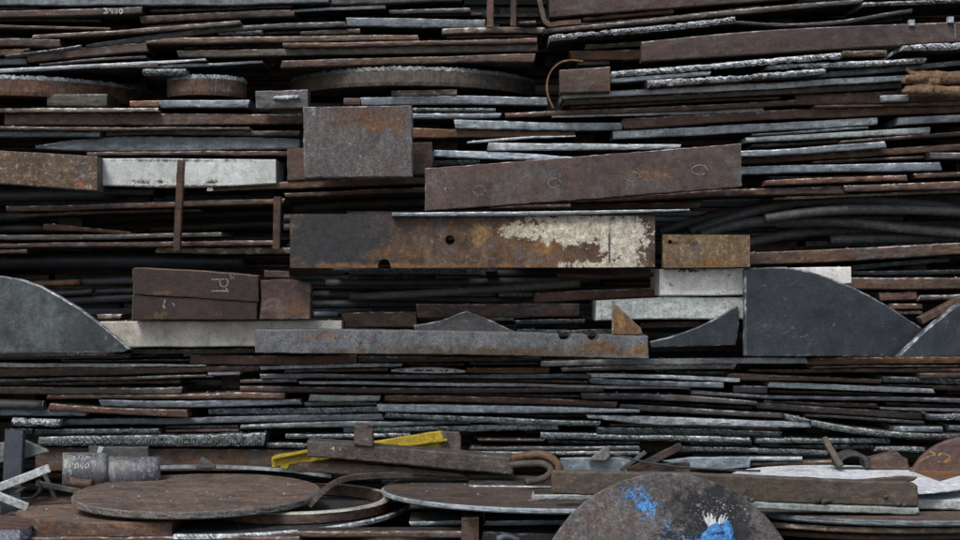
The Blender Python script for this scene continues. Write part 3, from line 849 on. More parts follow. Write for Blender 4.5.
B('strip', 'steel_light', 'M', [(467, 141.3, 143.8), (575, 133.8, 136.3)], 'thin pale strip sloping up beside the orange-brown bar')
B('bar', 'steel_light', 'M', [(488, 142.8, 150.8), (580, 143.5, 150.5), (680, 144.5, 149)], 'pale blue-white bar just above the circle-marked plate')
B('bar', 'steel_light', 'M', [(433, 149.3, 156.5), (500, 152, 159.5), (575, 157, 161)], 'pale bar dipping behind the upper left of the circle-marked plate', tint=(0.8, 0.85, 0.9))
B('strip', 'cut_dull', 'M', [(433, 160, 165), (480, 159.8, 164)], 'short rough grey strip at the left end of the circle-marked plate')
# right side, y 140-200
B('strip', 'steel', 'M', [(735, 151, 157), (886, 141, 147.5)], 'blue-grey plate edge over a long brown bar, right of the circle-marked plate', tint=(1.2, 1.2, 1.2))
B('bar', 'rust', 'M', [(735, 158, 164.5), (860, 150, 157), (1000, 141.5, 148)], 'long brown bar rising right from the end of the circle-marked plate')
B('strip', 'grey', 'M', [(930, 153, 159.5), (1000, 152.5, 159)], 'grey plate end at the right edge under the long rising brown bar')
B('bar', 'steel', 'M', [(735, 167, 175), (940, 162.5, 171)], 'smooth blue-grey bar right of the circle-marked plate', tint=(1.1, 1.15, 1.2))
B('bar', 'rust', 'M', [(766, 180, 185.5), (907, 175, 181)], 'thin rusty bar under the smooth blue-grey bar at right', tint=(1.2, 1.05, 1))
B('strip', 'rust', 'M', [(915, 173.5, 178.5), (1000, 171.5, 176.5)], 'short rusty bar at the right edge beside the smooth blue-grey bar')
B('bar', 'rust', 'M', [(845, 185.5, 191.5), (1000, 178.5, 187)], 'brown bar with a rounded pale end above the black hoses')
B('strip', 'tan', 'M', [(775, 197, 199.8), (900, 192.3, 195), (1000, 187.5, 191)], 'thin pale tan strip lying right on the black hoses')
B('plate', 'rust_dark', 'M', [(570, 199, 204), (720, 190, 197), (848, 185.8, 194)], 'dark brown plate under the right half of the circle-marked plate', tint=(1.3, 1.2, 1.2))
B('strip', 'rust', 'M', [(490, 206.5, 210.5), (590, 203.8, 209), (700, 202.5, 208)], 'brown strip between the circle-marked plate and a thin grey ledge')
B('strip', 'steel', 'F', [(392, 212.6, 216.5), (560, 211, 215.2), (690, 209, 211)], 'thin grey ledge strip on top of the beam with peeling white paint', f=-0.37, D=0.16, tint=(1.25, 1.25, 1.25))

# ================================================================== ROW 2: left (y 125-260)
B('strip', 'steel', 'M', [(-40, 131.5, 137.5), (100, 132, 137.5)], 'flat grey plate edge at the left edge under a thin dark strip', tint=(0.8, 0.8, 0.8))
B('strip', 'rust_dark', 'M', [(105, 132, 135.5), (300, 131, 136)], 'dark strip above the tapered grey plate, left of the square plate')
B('plate', 'steel', 'M', [(35, 145.5, 149), (75, 140, 151), (240, 137.5, 150), (300, 138.5, 149.5)], 'tapered grey steel plate above the stained white plate', tint=(0.85, 0.85, 0.87))
B('strip', 'rust', 'M', [(87, 152.3, 156.3), (290, 151.3, 156)], 'thin rust bar lying along the top of the stained white plate')
B('plate', 'speckle_rust', 'F', [(-40, 148, 181), (96, 156, 191)], 'yellow-brown speckled rusty plate at the left edge beside the white plate', f=-0.28, D=0.1)
B('plate', 'white_stained', 'M', [(90, 158.5, 185.5), (180, 158.5, 187.5), (275, 159, 183.5)], 'white painted plate with rust stains behind an upright rod', f=-0.17, D=0.25, rough=0.001)
brown_back = poly('steel_plate', 'steel plate', 'rust', [(287, 149), (300, 148), (420, 142.3), (432, 142), (433.5, 160), (432, 168), (434, 174), (287, 181)], -0.15, 0.05, 'brown plate peeking out on both sides behind the square grey plate')
B('bar', 'rust', 'M', [(208, 184.5, 191), (300, 181, 188.5), (424, 176.5, 183.5)], 'long brown bar with a white tip under the square grey plate', f=-0.14)
B('strip', 'rust_dark', 'M', [(285, 193, 197.5), (424, 187.5, 192.5)], 'thin dark brown bar below the white-tipped one', tint=(1.3, 1.2, 1.1))
B('strip', 'dark', 'M', [(104, 189, 195), (153, 189, 195)], 'short black plate hanging under the stained white plate')
B('bar', 'rust', 'M', [(6, 206.3, 211.5), (130, 203, 208.5), (284, 198, 203.5)], 'long thin maroon rod at left, uppermost in the dark gap')
B('strip', 'rust_orange', 'M', [(44, 224, 231), (130, 232, 234.5)], 'short orange-brown strip tipping down right at left', tint=(0.7, 0.7, 0.75))
B('strip', 'olive', 'M', [(-40, 235, 240.5), (222, 232.3, 236.8)], 'thin brown-grey bar at left touching the foot of the tipped strip')
B('strip', 'rust_dark', 'M', [(-40, 243.5, 248), (278, 240, 245.5)], 'thin dark maroon rod just above the tan ledge at left', tint=(1.3, 1.2, 1.2))
B('strip', 'tan', 'M', [(156, 247.5, 253), (292, 247.5, 254)], 'tan flaking ledge strip at the foot of the upright rods')
B('block', 'rust_dark', 'M', [(-40, 249, 253.5), (28, 249, 253)], 'dark rusty chunk at the left edge above the wide dark pipe')

big_beam = poly('painted_beam', 'beam', 'peel_face', [(290, 214)] + [(380, 214), (520, 215), (655, 216), (655, 267), (590, 267.5), (480, 267.5), (391, 268), (390, 263), (388, 260), (384, 259), (380, 260), (378, 264), (378, 268), (290, 268)], -0.34, 0.12,
                'big rusty beam with white paint peeling at its right end', rim='rust_orange', holes=[(450, 240, 4.8)])
ochre = poly('steel_plate', 'steel plate', 'ochre_face', [(663, 234.5), (750, 235), (750, 267), (663, 268)], -0.33, 0.05, 'small yellow-ochre plate right of the peeling white beam', holes=[(670, 242, 2.2)])
B('plate', 'white_speckled', 'M', [(659, 268.8, 295.5), (750, 268, 294), (852, 267, 284)], 'white plate with black specks under the yellow-ochre plate', f=-0.25, D=0.3, rough=0.001)
circle_plate = poly('marked_plate', 'steel plate', 'circle_face', [(425, 168.5), (560, 158), (741, 143.5), (742, 186), (600, 198), (425, 211)], -0.36, 0.14, 'long tilted brown plate marked with four chalk circles', rim='worn_maroon', bev=0.003)
B('plate', 'rust', 'M', [(740, 253, 265.5), (793, 251, 264), (1000, 241, 252)], 'brown beam edge under the black hoses at right')
B('strip', 'cut_dull', 'M', [(845, 266, 270.5), (950, 258, 262)], 'rough dark curved edge above the brown bar at right of the half-moon', tint=(0.7, 0.7, 0.7))

# square plate, in front
square = poly('square_plate', 'steel plate', 'square_face', [(303, 107), (411.5, 105.5), (412, 176.5), (304, 177.5)], -0.36, 0.12, 'square grey plate with rust across its upper half', rim='worn_grey', bev=0.003)

# dark pipes in the gap on the left
pipe('pipe', 'pipe', 'rubber', [(-40, 198), (40, 196), (130, 195)], 6, 0.2, 'thick black pipe at far left under the speckled rusty plate')
pipe('pipe', 'pipe', 'rubber', [(70, 223), (120, 218.5), (200, 215), (285, 212)], 5, 0.22, 'black pipe crossing behind the upright rod, upper of two')
pipe('pipe', 'pipe', 'rubber', [(150, 229.5), (220, 226), (290, 223)], 4.5, 0.22, 'black pipe crossing behind the upright rod, lower of two')
pipe('pipe', 'pipe', 'rubber', [(-40, 219), (30, 216), (90, 212.5)], 5, 0.24, 'black pipe at far left below the long maroon rod')
pipe('pipe', 'pipe', 'rubber', [(-40, 231), (20, 229), (60, 228.5)], 4, 0.24, 'black pipe end at far left beside the tipped strip')
pipe('pipe', 'pipe', 'slate', [(-40, 262), (120, 260.5), (245, 262)], 8, 0.06, 'wide dark blue pipe at left above the box chalked P1', tint=(0.7, 0.75, 0.85))
pipe('pipe', 'pipe', 'rubber', [(293, 208), (330, 205), (440, 201)], 5.5, 0.16, 'black pipe below the square plate, pointing left')
pipe('pipe', 'pipe', 'dark', [(284, 218), (294, 218)], 4, -0.2, 'pale pipe end at the top left corner of the peeling beam', n=6)
pipe('pipe', 'pipe', 'dark', [(284, 227), (294, 227)], 3.6, -0.2, 'dark pipe end beside the left edge of the peeling beam', n=6)

# hoses at right
pipe('hose', 'hose', 'rubber', [(690, 231), (715, 223), (745, 213.5), (785, 204), (835, 199.5), (885, 200), (930, 204.5), (1000, 216)], 4.9, 0.06, 'black hose arching highest at right, directly below the tan strip', n=70, tint=(2.7, 2.7, 2.6))
pipe('hose', 'hose', 'rubber', [(700, 235), (740, 224.5), (800, 221), (850, 222.5), (910, 229), (1000, 236)], 5.3, 0.03, 'black hose starting left above the ochre plate, lower of the arches', n=70, tint=(2.7, 2.7, 2.6))
pipe('hose', 'hose', 'rubber', [(765, 219), (800, 213.5), (850, 209.5), (905, 209.5), (1000, 214)], 5.0, -0.04, 'black hose with worn highlight running to the right edge, middle one', n=70, tint=(2.7, 2.7, 2.6))
pipe('hose', 'hose', 'rubber', [(745, 243), (800, 233), (860, 230.5), (930, 236), (1000, 243)], 5.1, 0.14, 'black hose lying deep below the other arches at right', n=60, tint=(2.7, 2.7, 2.6))
pipe('hose', 'hose', 'rubber', [(830, 240), (900, 238), (1000, 239)], 4.9, 0.1, 'lowest black hose just above the brown beam edge at right', n=40, tint=(2.7, 2.7, 2.6))
pipe('hose', 'hose', 'rubber', [(660, 232), (690, 222), (730, 212), (765, 207)], 4.5, 0.24, 'short black hose behind the arches near the peeling beam', n=40, tint=(2.7, 2.7, 2.6))

# upright rods
flatbar('upright_rod', 'rod', 'rust', (180.5, 161), (176.5, 250), 7, 0.025, -0.27, -0.2, 'upright brown flat rod standing before the white plate')
flatbar('upright_rod', 'rod', 'rust_dark', (277.5, 197), (276, 249), 7.5, 0.02, -0.22, -0.2, 'short upright dark rod left of the peeling beam', tint=(1.3, 1.2, 1.2))
flatbar('post', 'post', 'rust', (490.5, -8), (490, 27), 7, 0.03, -0.16, -0.16, 'small rusty post at the top centre, left one', tint=(1.2, 1, 1))
flatbar('post', 'post', 'rust_dark', (513.5, -8), (513.5, 26), 6, 0.03, -0.16, -0.16, 'small dark post at the top centre, right one', tint=(1.4, 1.2, 1.2))

# ================================================================== ROW 3 (y 265-355)
seg = poly('segment_plate', 'steel plate', 'verdigris', [(-60, 283), (-30, 275), (0, 276), (20, 279), (40, 286), (60, 297), (80, 309), (100, 324), (118, 339), (129, 349), (122, 352), (-60, 353)], -0.3, 0.035, 'grey-green curved segment plate standing at the left edge', rim='worn_steel', bev=0.004)
pipe('rod', 'rod', 'rust_orange', [(20, 284.5), (80, 282)], 3.2, 0.02, 'orange rusted rod behind the grey-green segment plate', n=10)
pipe('pipe', 'pipe', 'dark', [(80, 282.5), (140, 280)], 4, 0.06, 'dark pipe just left of the box chalked P1, upper', n=10, tint=(1.3, 1.3, 1.3))
pipe('pipe', 'pipe', 'dark', [(40, 294), (93, 291.5)], 3.2, 0.05, 'thin dark pipe behind the curve of the grey-green segment plate', n=10, tint=(1.4, 1.4, 1.3))
pipe('pipe', 'pipe', 'dark', [(96, 291.5), (140, 290)], 2.8, 0.06, 'thin dark pipe touching the left side of the P1 box', n=10)
pipe('pipe', 'pipe', 'dark', [(60, 300.5), (140, 297)], 4.5, 0.08, 'dark pipe left of the P1 box, lower', n=10)
B('strip', 'tan', 'M', [(98, 314, 319), (120, 314, 319)], 'small tan chip between the segment plate and the P1 box')
P1 = poly('brown_box', 'steel box', 'p1_paint', [(132, 269), (135, 267.5), (200, 270.5), (258, 275.5), (258, 302), (200, 298), (133, 294.5)], -0.28, 0.14, 'smooth brown box section chalked P1', rim='rust')
poly('lower_half', '', 'p1_paint', [(132, 295.0), (200, 298.6), (257, 302.5), (256, 320), (131.5, 320)], -0.272, 0.13, '', rim='rust', parent=P1)
poly('steel_plate', 'steel plate', 'rust_dark', [(260, 280), (290, 279), (311, 283), (311, 300), (310, 319.5), (259, 319.5), (261, 300)], -0.26, 0.06, 'dark rusty plate butting the right side of the P1 box', tint=(1.3, 1.15, 1.1))
poly('steel_plate', 'steel plate', 'rust_dark', [(264, 270), (289, 271.5), (290, 278), (264, 277.5)], -0.24, 0.04, 'small brown offcut on top of the plate beside the P1 box', tint=(1.2, 1.1, 1.1))
B('plate', 'cream', 'M', [(100, 321.3, 347.5), (200, 321, 347), (341, 320.5, 346)], 'stained cream plate under the P1 box', f=-0.19, D=0.28, rough=0.001)
mott = poly('notched_bar', 'steel bar', 'mottled', [(255, 330), (300, 329.5), (480, 332), (558, 334), (559.5, 338), (562, 340.3), (565.5, 341), (569, 340), (571, 337.5), (571.5, 334.5), (587, 335), (588.5, 338.5), (591.5, 341), (595, 341.3), (598, 339.5), (599.5, 335), (648, 336), (649, 359), (480, 355), (255, 353)],
            -0.33, 0.13, 'long mottled blue-grey bar with two round notches in its top edge', rim='mottled', bev=0.003)
poly('gusset', 'gusset', 'gusset', [(613, 301), (616, 304), (641, 328), (643, 334.6), (612, 334.6)], -0.31, 0.03, 'orange triangular gusset standing on the notched bar', rim='tan')
B('plate', 'rust', 'M', [(341, 312.5, 328), (417, 312, 327.5)], 'rusty brown plate between the P1 box and the low grey hump', f=-0.1)
B('plate', 'rust_dark', 'M', [(416, 304, 318.5), (500, 304, 318), (579, 303.5, 316)], 'dark brown plate behind the low grey hump', tint=(1.2, 1.1, 1.1))
B('plate', 'rust', 'M', [(535, 293, 303), (655, 287.5, 296.5)], 'brown plate sloping up above the pale white bar', tint=(0.9, 0.85, 0.85))
poly('hump_plate', 'steel plate', 'grey', [(414, 325), (440, 321), (455, 315), (467, 311), (485, 318), (505, 327), (520, 334), (520, 340), (416, 338)], -0.19, 0.03, 'low grey plate with a pointed hump behind the notched bar', rim='worn_grey')
B('bar', 'pale', 'M', [(596, 297.5, 320.5), (745, 297, 319)], 'pale white bar behind the orange gusset', f=-0.24, D=0.32, tint=(1.1, 1.12, 1.08))
poly('curved_offcut', 'steel plate', 'slate', [(650, 341.5), (672, 336.5), (695, 328.5), (720, 316.5), (738, 305), (739, 325), (736, 345), (652, 347.5)], -0.26, 0.03, 'dark curved offcut left of the big half-moon plate', rim='worn_slate')
half = poly('half_moon_plate', 'steel plate', 'slate', [(745, 270), (747, 268), (785, 267), (800, 269), (815, 273), (833, 279), (850, 286), (868, 294.5), (885, 304), (905, 317), (922, 328), (926, 356), (745, 356)], -0.32, 0.045, 'big dark half-moon plate at right', rim='worn_slate', bev=0.006)
poly('quarter_plate', 'steel plate', 'slate', [(897, 357), (905, 350), (918, 337), (935, 322), (950, 310), (965, 301), (985, 292), (1010, 288), (1010, 357)], -0.42, 0.04, 'dark quarter-round plate at the right edge overlapping the half-moon', rim='worn_slate', bev=0.006, tint=(1.4, 1.4, 1.4))
B('strip', 'maroon', 'M', [(640, 322.5, 328.5), (700, 322, 327.5)], 'dull maroon strip below the pale white bar')
B('strip', 'cut_dull', 'M', [(515, 320, 324.5), (585, 319, 323.5)], 'rough grey edge behind the notched bar, upper one')
B('strip', 'cut_dull', 'M', [(517, 329, 336), (610, 329.5, 336)], 'rough pale edge just above the notches of the bar', tint=(1.2, 1.15, 1.1))
B('bar', 'rust', 'M', [(848, 277.5, 289.5), (1000, 276.5, 288)], 'brown bar right of the white speckled plate')
B('strip', 'rust', 'M', [(880, 293, 301), (916, 292, 300)], 'small brown chip behind the slope of the half-moon')
B('strip', 'grey', 'M', [(917, 294.5, 300), (1000, 294, 299)], 'grey edge at right above the tilted brown bar')
B('strip', 'rust', 'M', [(890, 303.5, 309.5), (922, 303.5, 309)], 'small brown chip above the crossing of the two dark curved plates')
B('strip', 'tan', 'M', [(885, 311.5, 314.5), (922, 311.5, 314)], 'thin tan sliver above the crossing of the two dark curved plates')
flatbar('tilted_bar', 'steel bar', 'rust', (922, 321), (962, 300), 7, 0.06, -0.2, -0.2, 'short tilted brown bar behind the quarter-round plate')
pipe('pipe', 'pipe', 'dark', [(326, 283), (440, 282.5), (600, 280)], 4, 0.1, 'dark pipe under the peeling beam, upper one', tint=(1.5, 1.5, 1.4))
pipe('pipe', 'pipe', 'dark', [(350, 297), (420, 294), (480, 290.5), (580, 283.5)], 4.2, -0.06, 'dark pipe with a rounded end under the peeling beam, sloping up', tint=(1.8, 1.7, 1.5))
pipe('pipe', 'pipe', 'dark', [(305, 304.5), (430, 304.5)], 4.2, 0.12, 'dark pipe right of the plate beside the P1 box, lower', n=14)
pipe('pipe', 'pipe', 'dark', [(305, 294.5), (360, 294.5)], 4, 0.14, 'short dark pipe right of the plate beside the P1 box, upper', n=14)
pipe('pipe', 'pipe', 'steel', [(314, 314.5), (338, 314)], 3, -0.06, 'shiny short pipe end beside the rusty brown plate', n=8)
B('strip', 'cut_dull', 'M', [(332, 268, 272.5), (466, 268, 271.5)], 'rough grey strip right under the peeling beam')
B('block', 'steel', 'M', [(485, 267, 271.5), (497, 267, 271)], 'tiny grey block under the peeling beam')
pipe('rod', 'rod', 'rust', [(557, 275.5), (600, 276.8), (640, 275.5), (662, 273.5)], 2.2, -0.06, 'thin twisted brown rod under the right end of the peeling beam', n=20, wob=0.1)
pipe('pipe', 'pipe', 'dark', [(480, 274), (560, 273)], 4.5, 0.16, 'dark pipe hidden directly below the peeling beam', n=12)

# ================================================================== ROW 4: thin plates (y 350-460)
B('strip', 'dark', 'M', [(-40, 354.5, 359), (130, 353.5, 358)], 'black strip under the grey-green segment plate')
B('strip', 'grey', 'M', [(132, 349, 353.5), (254, 348.5, 353)], 'dark grey strip under the stained cream plate', tint=(0.7, 0.7, 0.7))
B('strip', 'rust', 'M', [(190, 354.5, 364), (357, 354.5, 363.5)], 'reddish brown bar under the left end of the notched bar')
B('strip', 'white', 'M', [(-40, 363, 367.5), (100, 363.8, 367.5), (205, 365, 366.8)], 'thin white strip running in from the left edge', tint=(1.2, 1.2, 1.2))
B('bar', 'rust', 'M', [(-40, 368.5, 377.5), (120, 368, 375.5), (258, 366, 371)], 'red-brown bar below the thin white strip')
B('strip', 'steel_light', 'M', [(259, 366.3, 370), (402, 363.2, 366.8)], 'thin pale strip left of the white lens-shaped strip', tint=(1.2, 1.2, 1.2))
B('strip', 'pale', 'M', [(208, 372, 375.5), (239, 371, 374.5)], 'small white chip below the red-brown bar', tint=(1.2, 1.1, 1.25))
B('strip', 'grey', 'M', [(-40, 379.5, 383), (212, 374, 377)], 'thin dark grey rod under the red-brown bar')
B('bar', 'olive', 'M', [(-40, 386.5, 394), (181, 387, 393.5)], 'flat olive-grey bar at left above the open dark pipe', tint=(0.8, 0.8, 0.8))
B('strip', 'grey', 'M', [(358, 357, 362), (541, 356.5, 360.5)], 'dark grey strip under the middle of the notched bar', tint=(0.7, 0.7, 0.75))
white_lens = B('strip', 'label_white', 'M', [(391, 370, 372), (410, 368, 373), (450, 368, 373), (465, 370, 372.5)], 'white lens-shaped strip with black marks', f=-0.15, rough=0.0005)
B('strip', 'rust_orange', 'M', [(466, 367.5, 373), (549, 367, 373)], 'orange-brown bar right of the white lens-shaped strip', tint=(0.85, 0.8, 0.8))
B('strip', 'steel', 'M', [(260, 373.5, 378.5), (430, 374.5, 378.5), (590, 374, 378.5)], 'long dark blue strip below the white lens-shaped strip', tint=(0.6, 0.6, 0.62))
B('strip', 'grey', 'M', [(240, 380, 383.5), (297, 380, 383)], 'short dim grey strip left of a long thin pale one')
B('strip', 'pale', 'M', [(299, 381.3, 384.2), (480, 383, 386.3), (690, 387.5, 390)], 'long thin pale strip sagging right through the centre')
B('plate', 'steel_light', 'M', [(541, 361, 366.3), (660, 358.8, 365), (806, 357.5, 363)], 'pale grey plate under the dark curved offcut and half-moon', tint=(0.7, 0.7, 0.7))
B('strip', 'grey', 'M', [(561, 368, 372), (735, 364.5, 369.5)], 'grey strip just below the pale grey plate right of centre', tint=(1.2, 1.2, 1.2))
B('strip', 'steel_light', 'M', [(588, 373.3, 377), (660, 375, 379), (740, 378, 382)], 'bright blue-white strip right of centre', tint=(1.25, 1.25, 1.25))
B('strip', 'steel', 'M', [(590, 378, 383.5), (724, 382.5, 388)], 'grey strip directly beneath the bright blue-white one', tint=(0.9, 0.9, 0.9))
B('bar', 'rust_orange', 'M', [(806, 358.3, 364.5), (1000, 356.5, 364)], 'orange-brown bar under the half-moon plate', tint=(0.9, 0.85, 0.85))
B('strip', 'rust_dark', 'M', [(749, 369.8, 372.5), (1000, 365.8, 371)], 'thin dark brown strip under the orange-brown bar', tint=(1.3, 1.2, 1.2))
B('strip', 'rust', 'M', [(920, 372.5, 378.5), (1000, 373, 378.5)], 'red-brown plate end at the right edge under the quarter-round plate')
B('bar', 'rust', 'M', [(728, 373, 379.5), (820, 376.5, 381), (882, 379.5, 383.5)], 'brown bar sloping down right below the half-moon')
B('cutplate', 'cut_dull', 'M', [(883, 376, 381.5), (1000, 380.5, 386)], 'rough grey cut edge at right under the red-brown plate end')
B('plate', 'steel_light', 'M', [(768, 381.8, 387), (860, 386, 391.3), (935, 389.5, 394)], 'pale speckled plate sloping down at right', tint=(0.75, 0.75, 0.75))
B('strip', 'rust', 'M', [(880, 384.5, 389), (1000, 388, 393)], 'brown strip between the rough grey cut edge and the pale speckled plate')
B('block', 'dark', 'M', [(733, 386, 393), (768, 386, 394)], 'short black block left of the pale speckled plate')
B('plate', 'steel', 'M', [(691, 389.3, 394.5), (760, 395, 398.5), (870, 396.5, 400.5), (1000, 399, 404)], 'grey-tipped plate running right under the pale speckled plate', tint=(0.6, 0.55, 0.55))
B('strip', 'maroon', 'M', [(240, 386.5, 392), (440, 388, 393.5), (603, 388.5, 392)], 'dark maroon strip beneath the long thin pale one', tint=(0.8, 0.75, 0.75))
B('plate', 'grey', 'M', [(582, 393, 399), (660, 394.5, 401), (757, 401.5, 405.5)], 'dark grey plate sloping down right of centre', tint=(0.9, 0.9, 0.9))
B('strip', 'rust', 'M', [(46, 395.3, 399.3), (150, 394.5, 399), (285, 391.5, 399)], 'thin reddish bar above the blue-grey plate at left')
pipe('open_pipe', 'pipe', 'dark', [(-40, 403), (43, 405.3)], 5, -0.16, 'dark pipe with an open end pointing right, at left', n=12, tint=(1.2, 1.2, 1.2))
B('bar', 'rust', 'M', [(49, 403.5, 410.5), (110, 407.5, 414), (187, 410, 418)], 'brown bar sloping down right of the open dark pipe', f=-0.16, tint=(1.15, 1, 0.9))
B('plate', 'steel', 'M', [(100, 400, 406.5), (200, 400.3, 407.5), (300, 399.5, 404.5)], 'blue-grey plate above a bright crusted edge at left of centre', tint=(0.85, 0.85, 0.9))
B('plate', 'steel', 'M', [(-40, 408, 416), (86, 410, 416.3)], 'blue-grey plate at the left edge below the open pipe', tint=(0.9, 0.95, 1.05))
B('cutplate', 'cut_bright', 'M', [(12, 417.3, 425.8), (59, 419.3, 427)], 'short bright crusted plate end at far left', f=-0.15)
B('block', 'cut_dull', 'M', [(5, 428.5, 434.5), (32, 428.5, 434.5)], 'small crusted grey block under the bright crusted plate end')
B('cutplate', 'cut', 'M', [(208, 408.8, 414.3), (300, 408, 414), (378, 406.5, 412.5)], 'bright crusted edge left of the plate chalked with marks', tint=(0.85, 0.9, 0.95))
B('plate', 'steel', 'M', [(62, 419.5, 425.5), (200, 417.5, 424), (320, 414.8, 421), (383, 413.3, 419.5)], 'long smooth dark plate under the bright crusted edge', tint=(0.55, 0.55, 0.58))
B('strip', 'pale', 'M', [(309, 395, 401.5), (380, 396, 401.5)], 'short pale strip left of a brown bar in the centre', tint=(0.65, 0.65, 0.62))
B('bar', 'rust', 'M', [(384, 395, 401.8), (480, 396.3, 403), (617, 401.8, 407.5)], 'brown bar dipping right across the centre', tint=(1.1, 1, 0.95))
chalked = B('plate', 'steel_light', 'M', [(377, 404.3, 412), (480, 405, 412.8), (560, 407, 413), (640, 409, 412)], 'bluish plate with white chalk scribbles in the centre', f=-0.15, tint=(0.7, 0.75, 0.8))
B('cutplate', 'cut_dull', 'M', [(385, 412.8, 417.3), (480, 417, 423.5), (600, 421.5, 426.5)], 'grey-green crusted edge sloping below the chalk-scribbled plate', tint=(1.15, 1.2, 1.2))
B('cutplate', 'cut', 'M', [(470, 425, 431), (558, 424.8, 429.8)], 'short pale crusted edge above the rusty bent pipe', tint=(0.85, 0.9, 0.88))
B('cutplate', 'cut_dull', 'M', [(597, 427, 433), (690, 429, 434.8), (782, 432, 437.3)], 'light green-grey crusted edge right of the short pale one', tint=(1.4, 1.5, 1.5))
B('cutplate', 'cut_dull', 'M', [(541, 432.5, 439), (640, 434.5, 440.8), (751, 437.5, 443.3)], 'hatched crusted edge above the pale blue sheet', tint=(1.3, 1.3, 1.35))
B('plate', 'grey', 'M', [(620, 403.8, 410), (700, 408.3, 414), (783, 413.3, 418.3)], 'purple-grey plate sloping down right of the centre', tint=(0.9, 0.85, 0.9))
B('cutplate', 'steel_light', 'M', [(587, 414.5, 418), (640, 416, 424), (720, 419.3, 426), (810, 421.5, 427.8)], 'pale plate edge with white crust right of centre', tint=(0.75, 0.75, 0.75), rough=0.005)
B('plate', 'grey', 'M', [(757, 402, 408.5), (820, 406.5, 413), (922, 412.8, 420)], 'brown-grey plate sloping down at right above the sagging edge', tint=(0.85, 0.8, 0.75))
B('strip', 'pale', 'M', [(880, 406.5, 408.8), (1000, 409, 413.3)], 'thin pale green strip at the right edge')
B('cutplate', 'cut_bright', 'M', [(924, 413.5, 419.8), (1000, 414.5, 421)], 'bright crusted edge at the right edge under the thin pale green strip')
B('cutplate', 'cut_dull', 'M', [(785, 413.5, 419), (815, 420.5, 427), (850, 427, 433.3), (900, 432.5, 438.5), (1000, 433.5, 439)], 'sagging curved plate with a crusted edge at right', tint=(1.15, 1.15, 1.15), f=-0.15)
B('block', 'steel', 'M', [(895, 426.5, 432), (942, 426.5, 432)], 'grey steel block lying on the sagging plate at right', f=-0.14)
B('block', 'cut', 'M', [(950, 425.5, 431.5), (1000, 425.5, 431.5)], 'pale crusted block at the right edge above the sagging plate')
B('cutplate', 'cut_dull', 'M', [(757, 438.3, 443.8), (890, 438.8, 443.8)], 'grey-green crusted edge below the sagging plate', tint=(1.1, 1.2, 1.2))
B('cutplate', 'cut_dull', 'M', [(682, 446.5, 451.8), (760, 448.5, 454), (828, 450.5, 456)], 'speckled crusted edge above the pale blue sheet at right of centre', tint=(1.1, 1.05, 1.05))
B('strip', 'cut_dull', 'M', [(835, 445, 448.8), (874, 445, 448.5)], 'small dark crusted edge beside the tilted bar at right')
B('cutplate', 'cut', 'M', [(875, 446.5, 452.3), (925, 446.3, 452)], 'bright crusted edge left of the brown leaning disc at right')
B('plate', 'cut_dull', 'M', [(33, 429.5, 435.3), (90, 429.3, 435), (160, 428.3, 434)], 'dull crusted plate edge left of centre above the thick crusted one', tint=(0.9, 0.9, 0.9))
B('plate', 'cut_dull', 'M', [(38, 437, 446), (150, 435.5, 446.5), (265, 433, 446.5)], 'thick crusted plate at left above the brown back plate', tint=(1.0, 1.05, 1.05), f=-0.14)
B('plate', 'steel', 'M', [(240, 424.5, 429), (340, 421.5, 427.5), (470, 421.3, 424.5)], 'smooth grey-green plate left of centre above the rusty post', tint=(0.65, 0.7, 0.7))
B('cutplate', 'cut_dull', 'M', [(285, 434.3, 439), (340, 433.8, 438.5), (410, 433.5, 438)], 'small bright crusted edge above the weathered beam', tint=(1.6, 1.65, 1.65))
B('cutplate', 'cut_dull', 'M', [(343, 428.3, 433), (420, 427, 432), (500, 425.8, 431)], 'crusted pale edge behind the rusty upright stub', tint=(1.5, 1.55, 1.55))
B('block', 'cut_dull', 'M', [(266, 443.3, 448.3), (308, 443.3, 448.3)], 'small crusted chip above the left end of the yellow channel')
B('plate', 'rust', 'M', [(36, 447.5, 472), (160, 449, 472), (310, 450.5, 472)], 'brown back plate behind the round rusty disc', f=-0.1, tint=(0.9, 0.9, 0.9))
B('strip', 'rust_dark', 'M', [(478, 439, 441.5), (545, 438.5, 441)], 'thin dark red strip above the rusty bent pipe')
B('plate', 'grey', 'M', [(470, 446.8, 450.5), (640, 445.5, 450)], 'dark grey plate behind the rusty bent pipe', tint=(0.7, 0.7, 0.7))
B('strip', 'cut_dull', 'M', [(470, 451.3, 455.5), (640, 451, 455.5)], 'dark crusted edge touching the top of the rusty bent pipe')


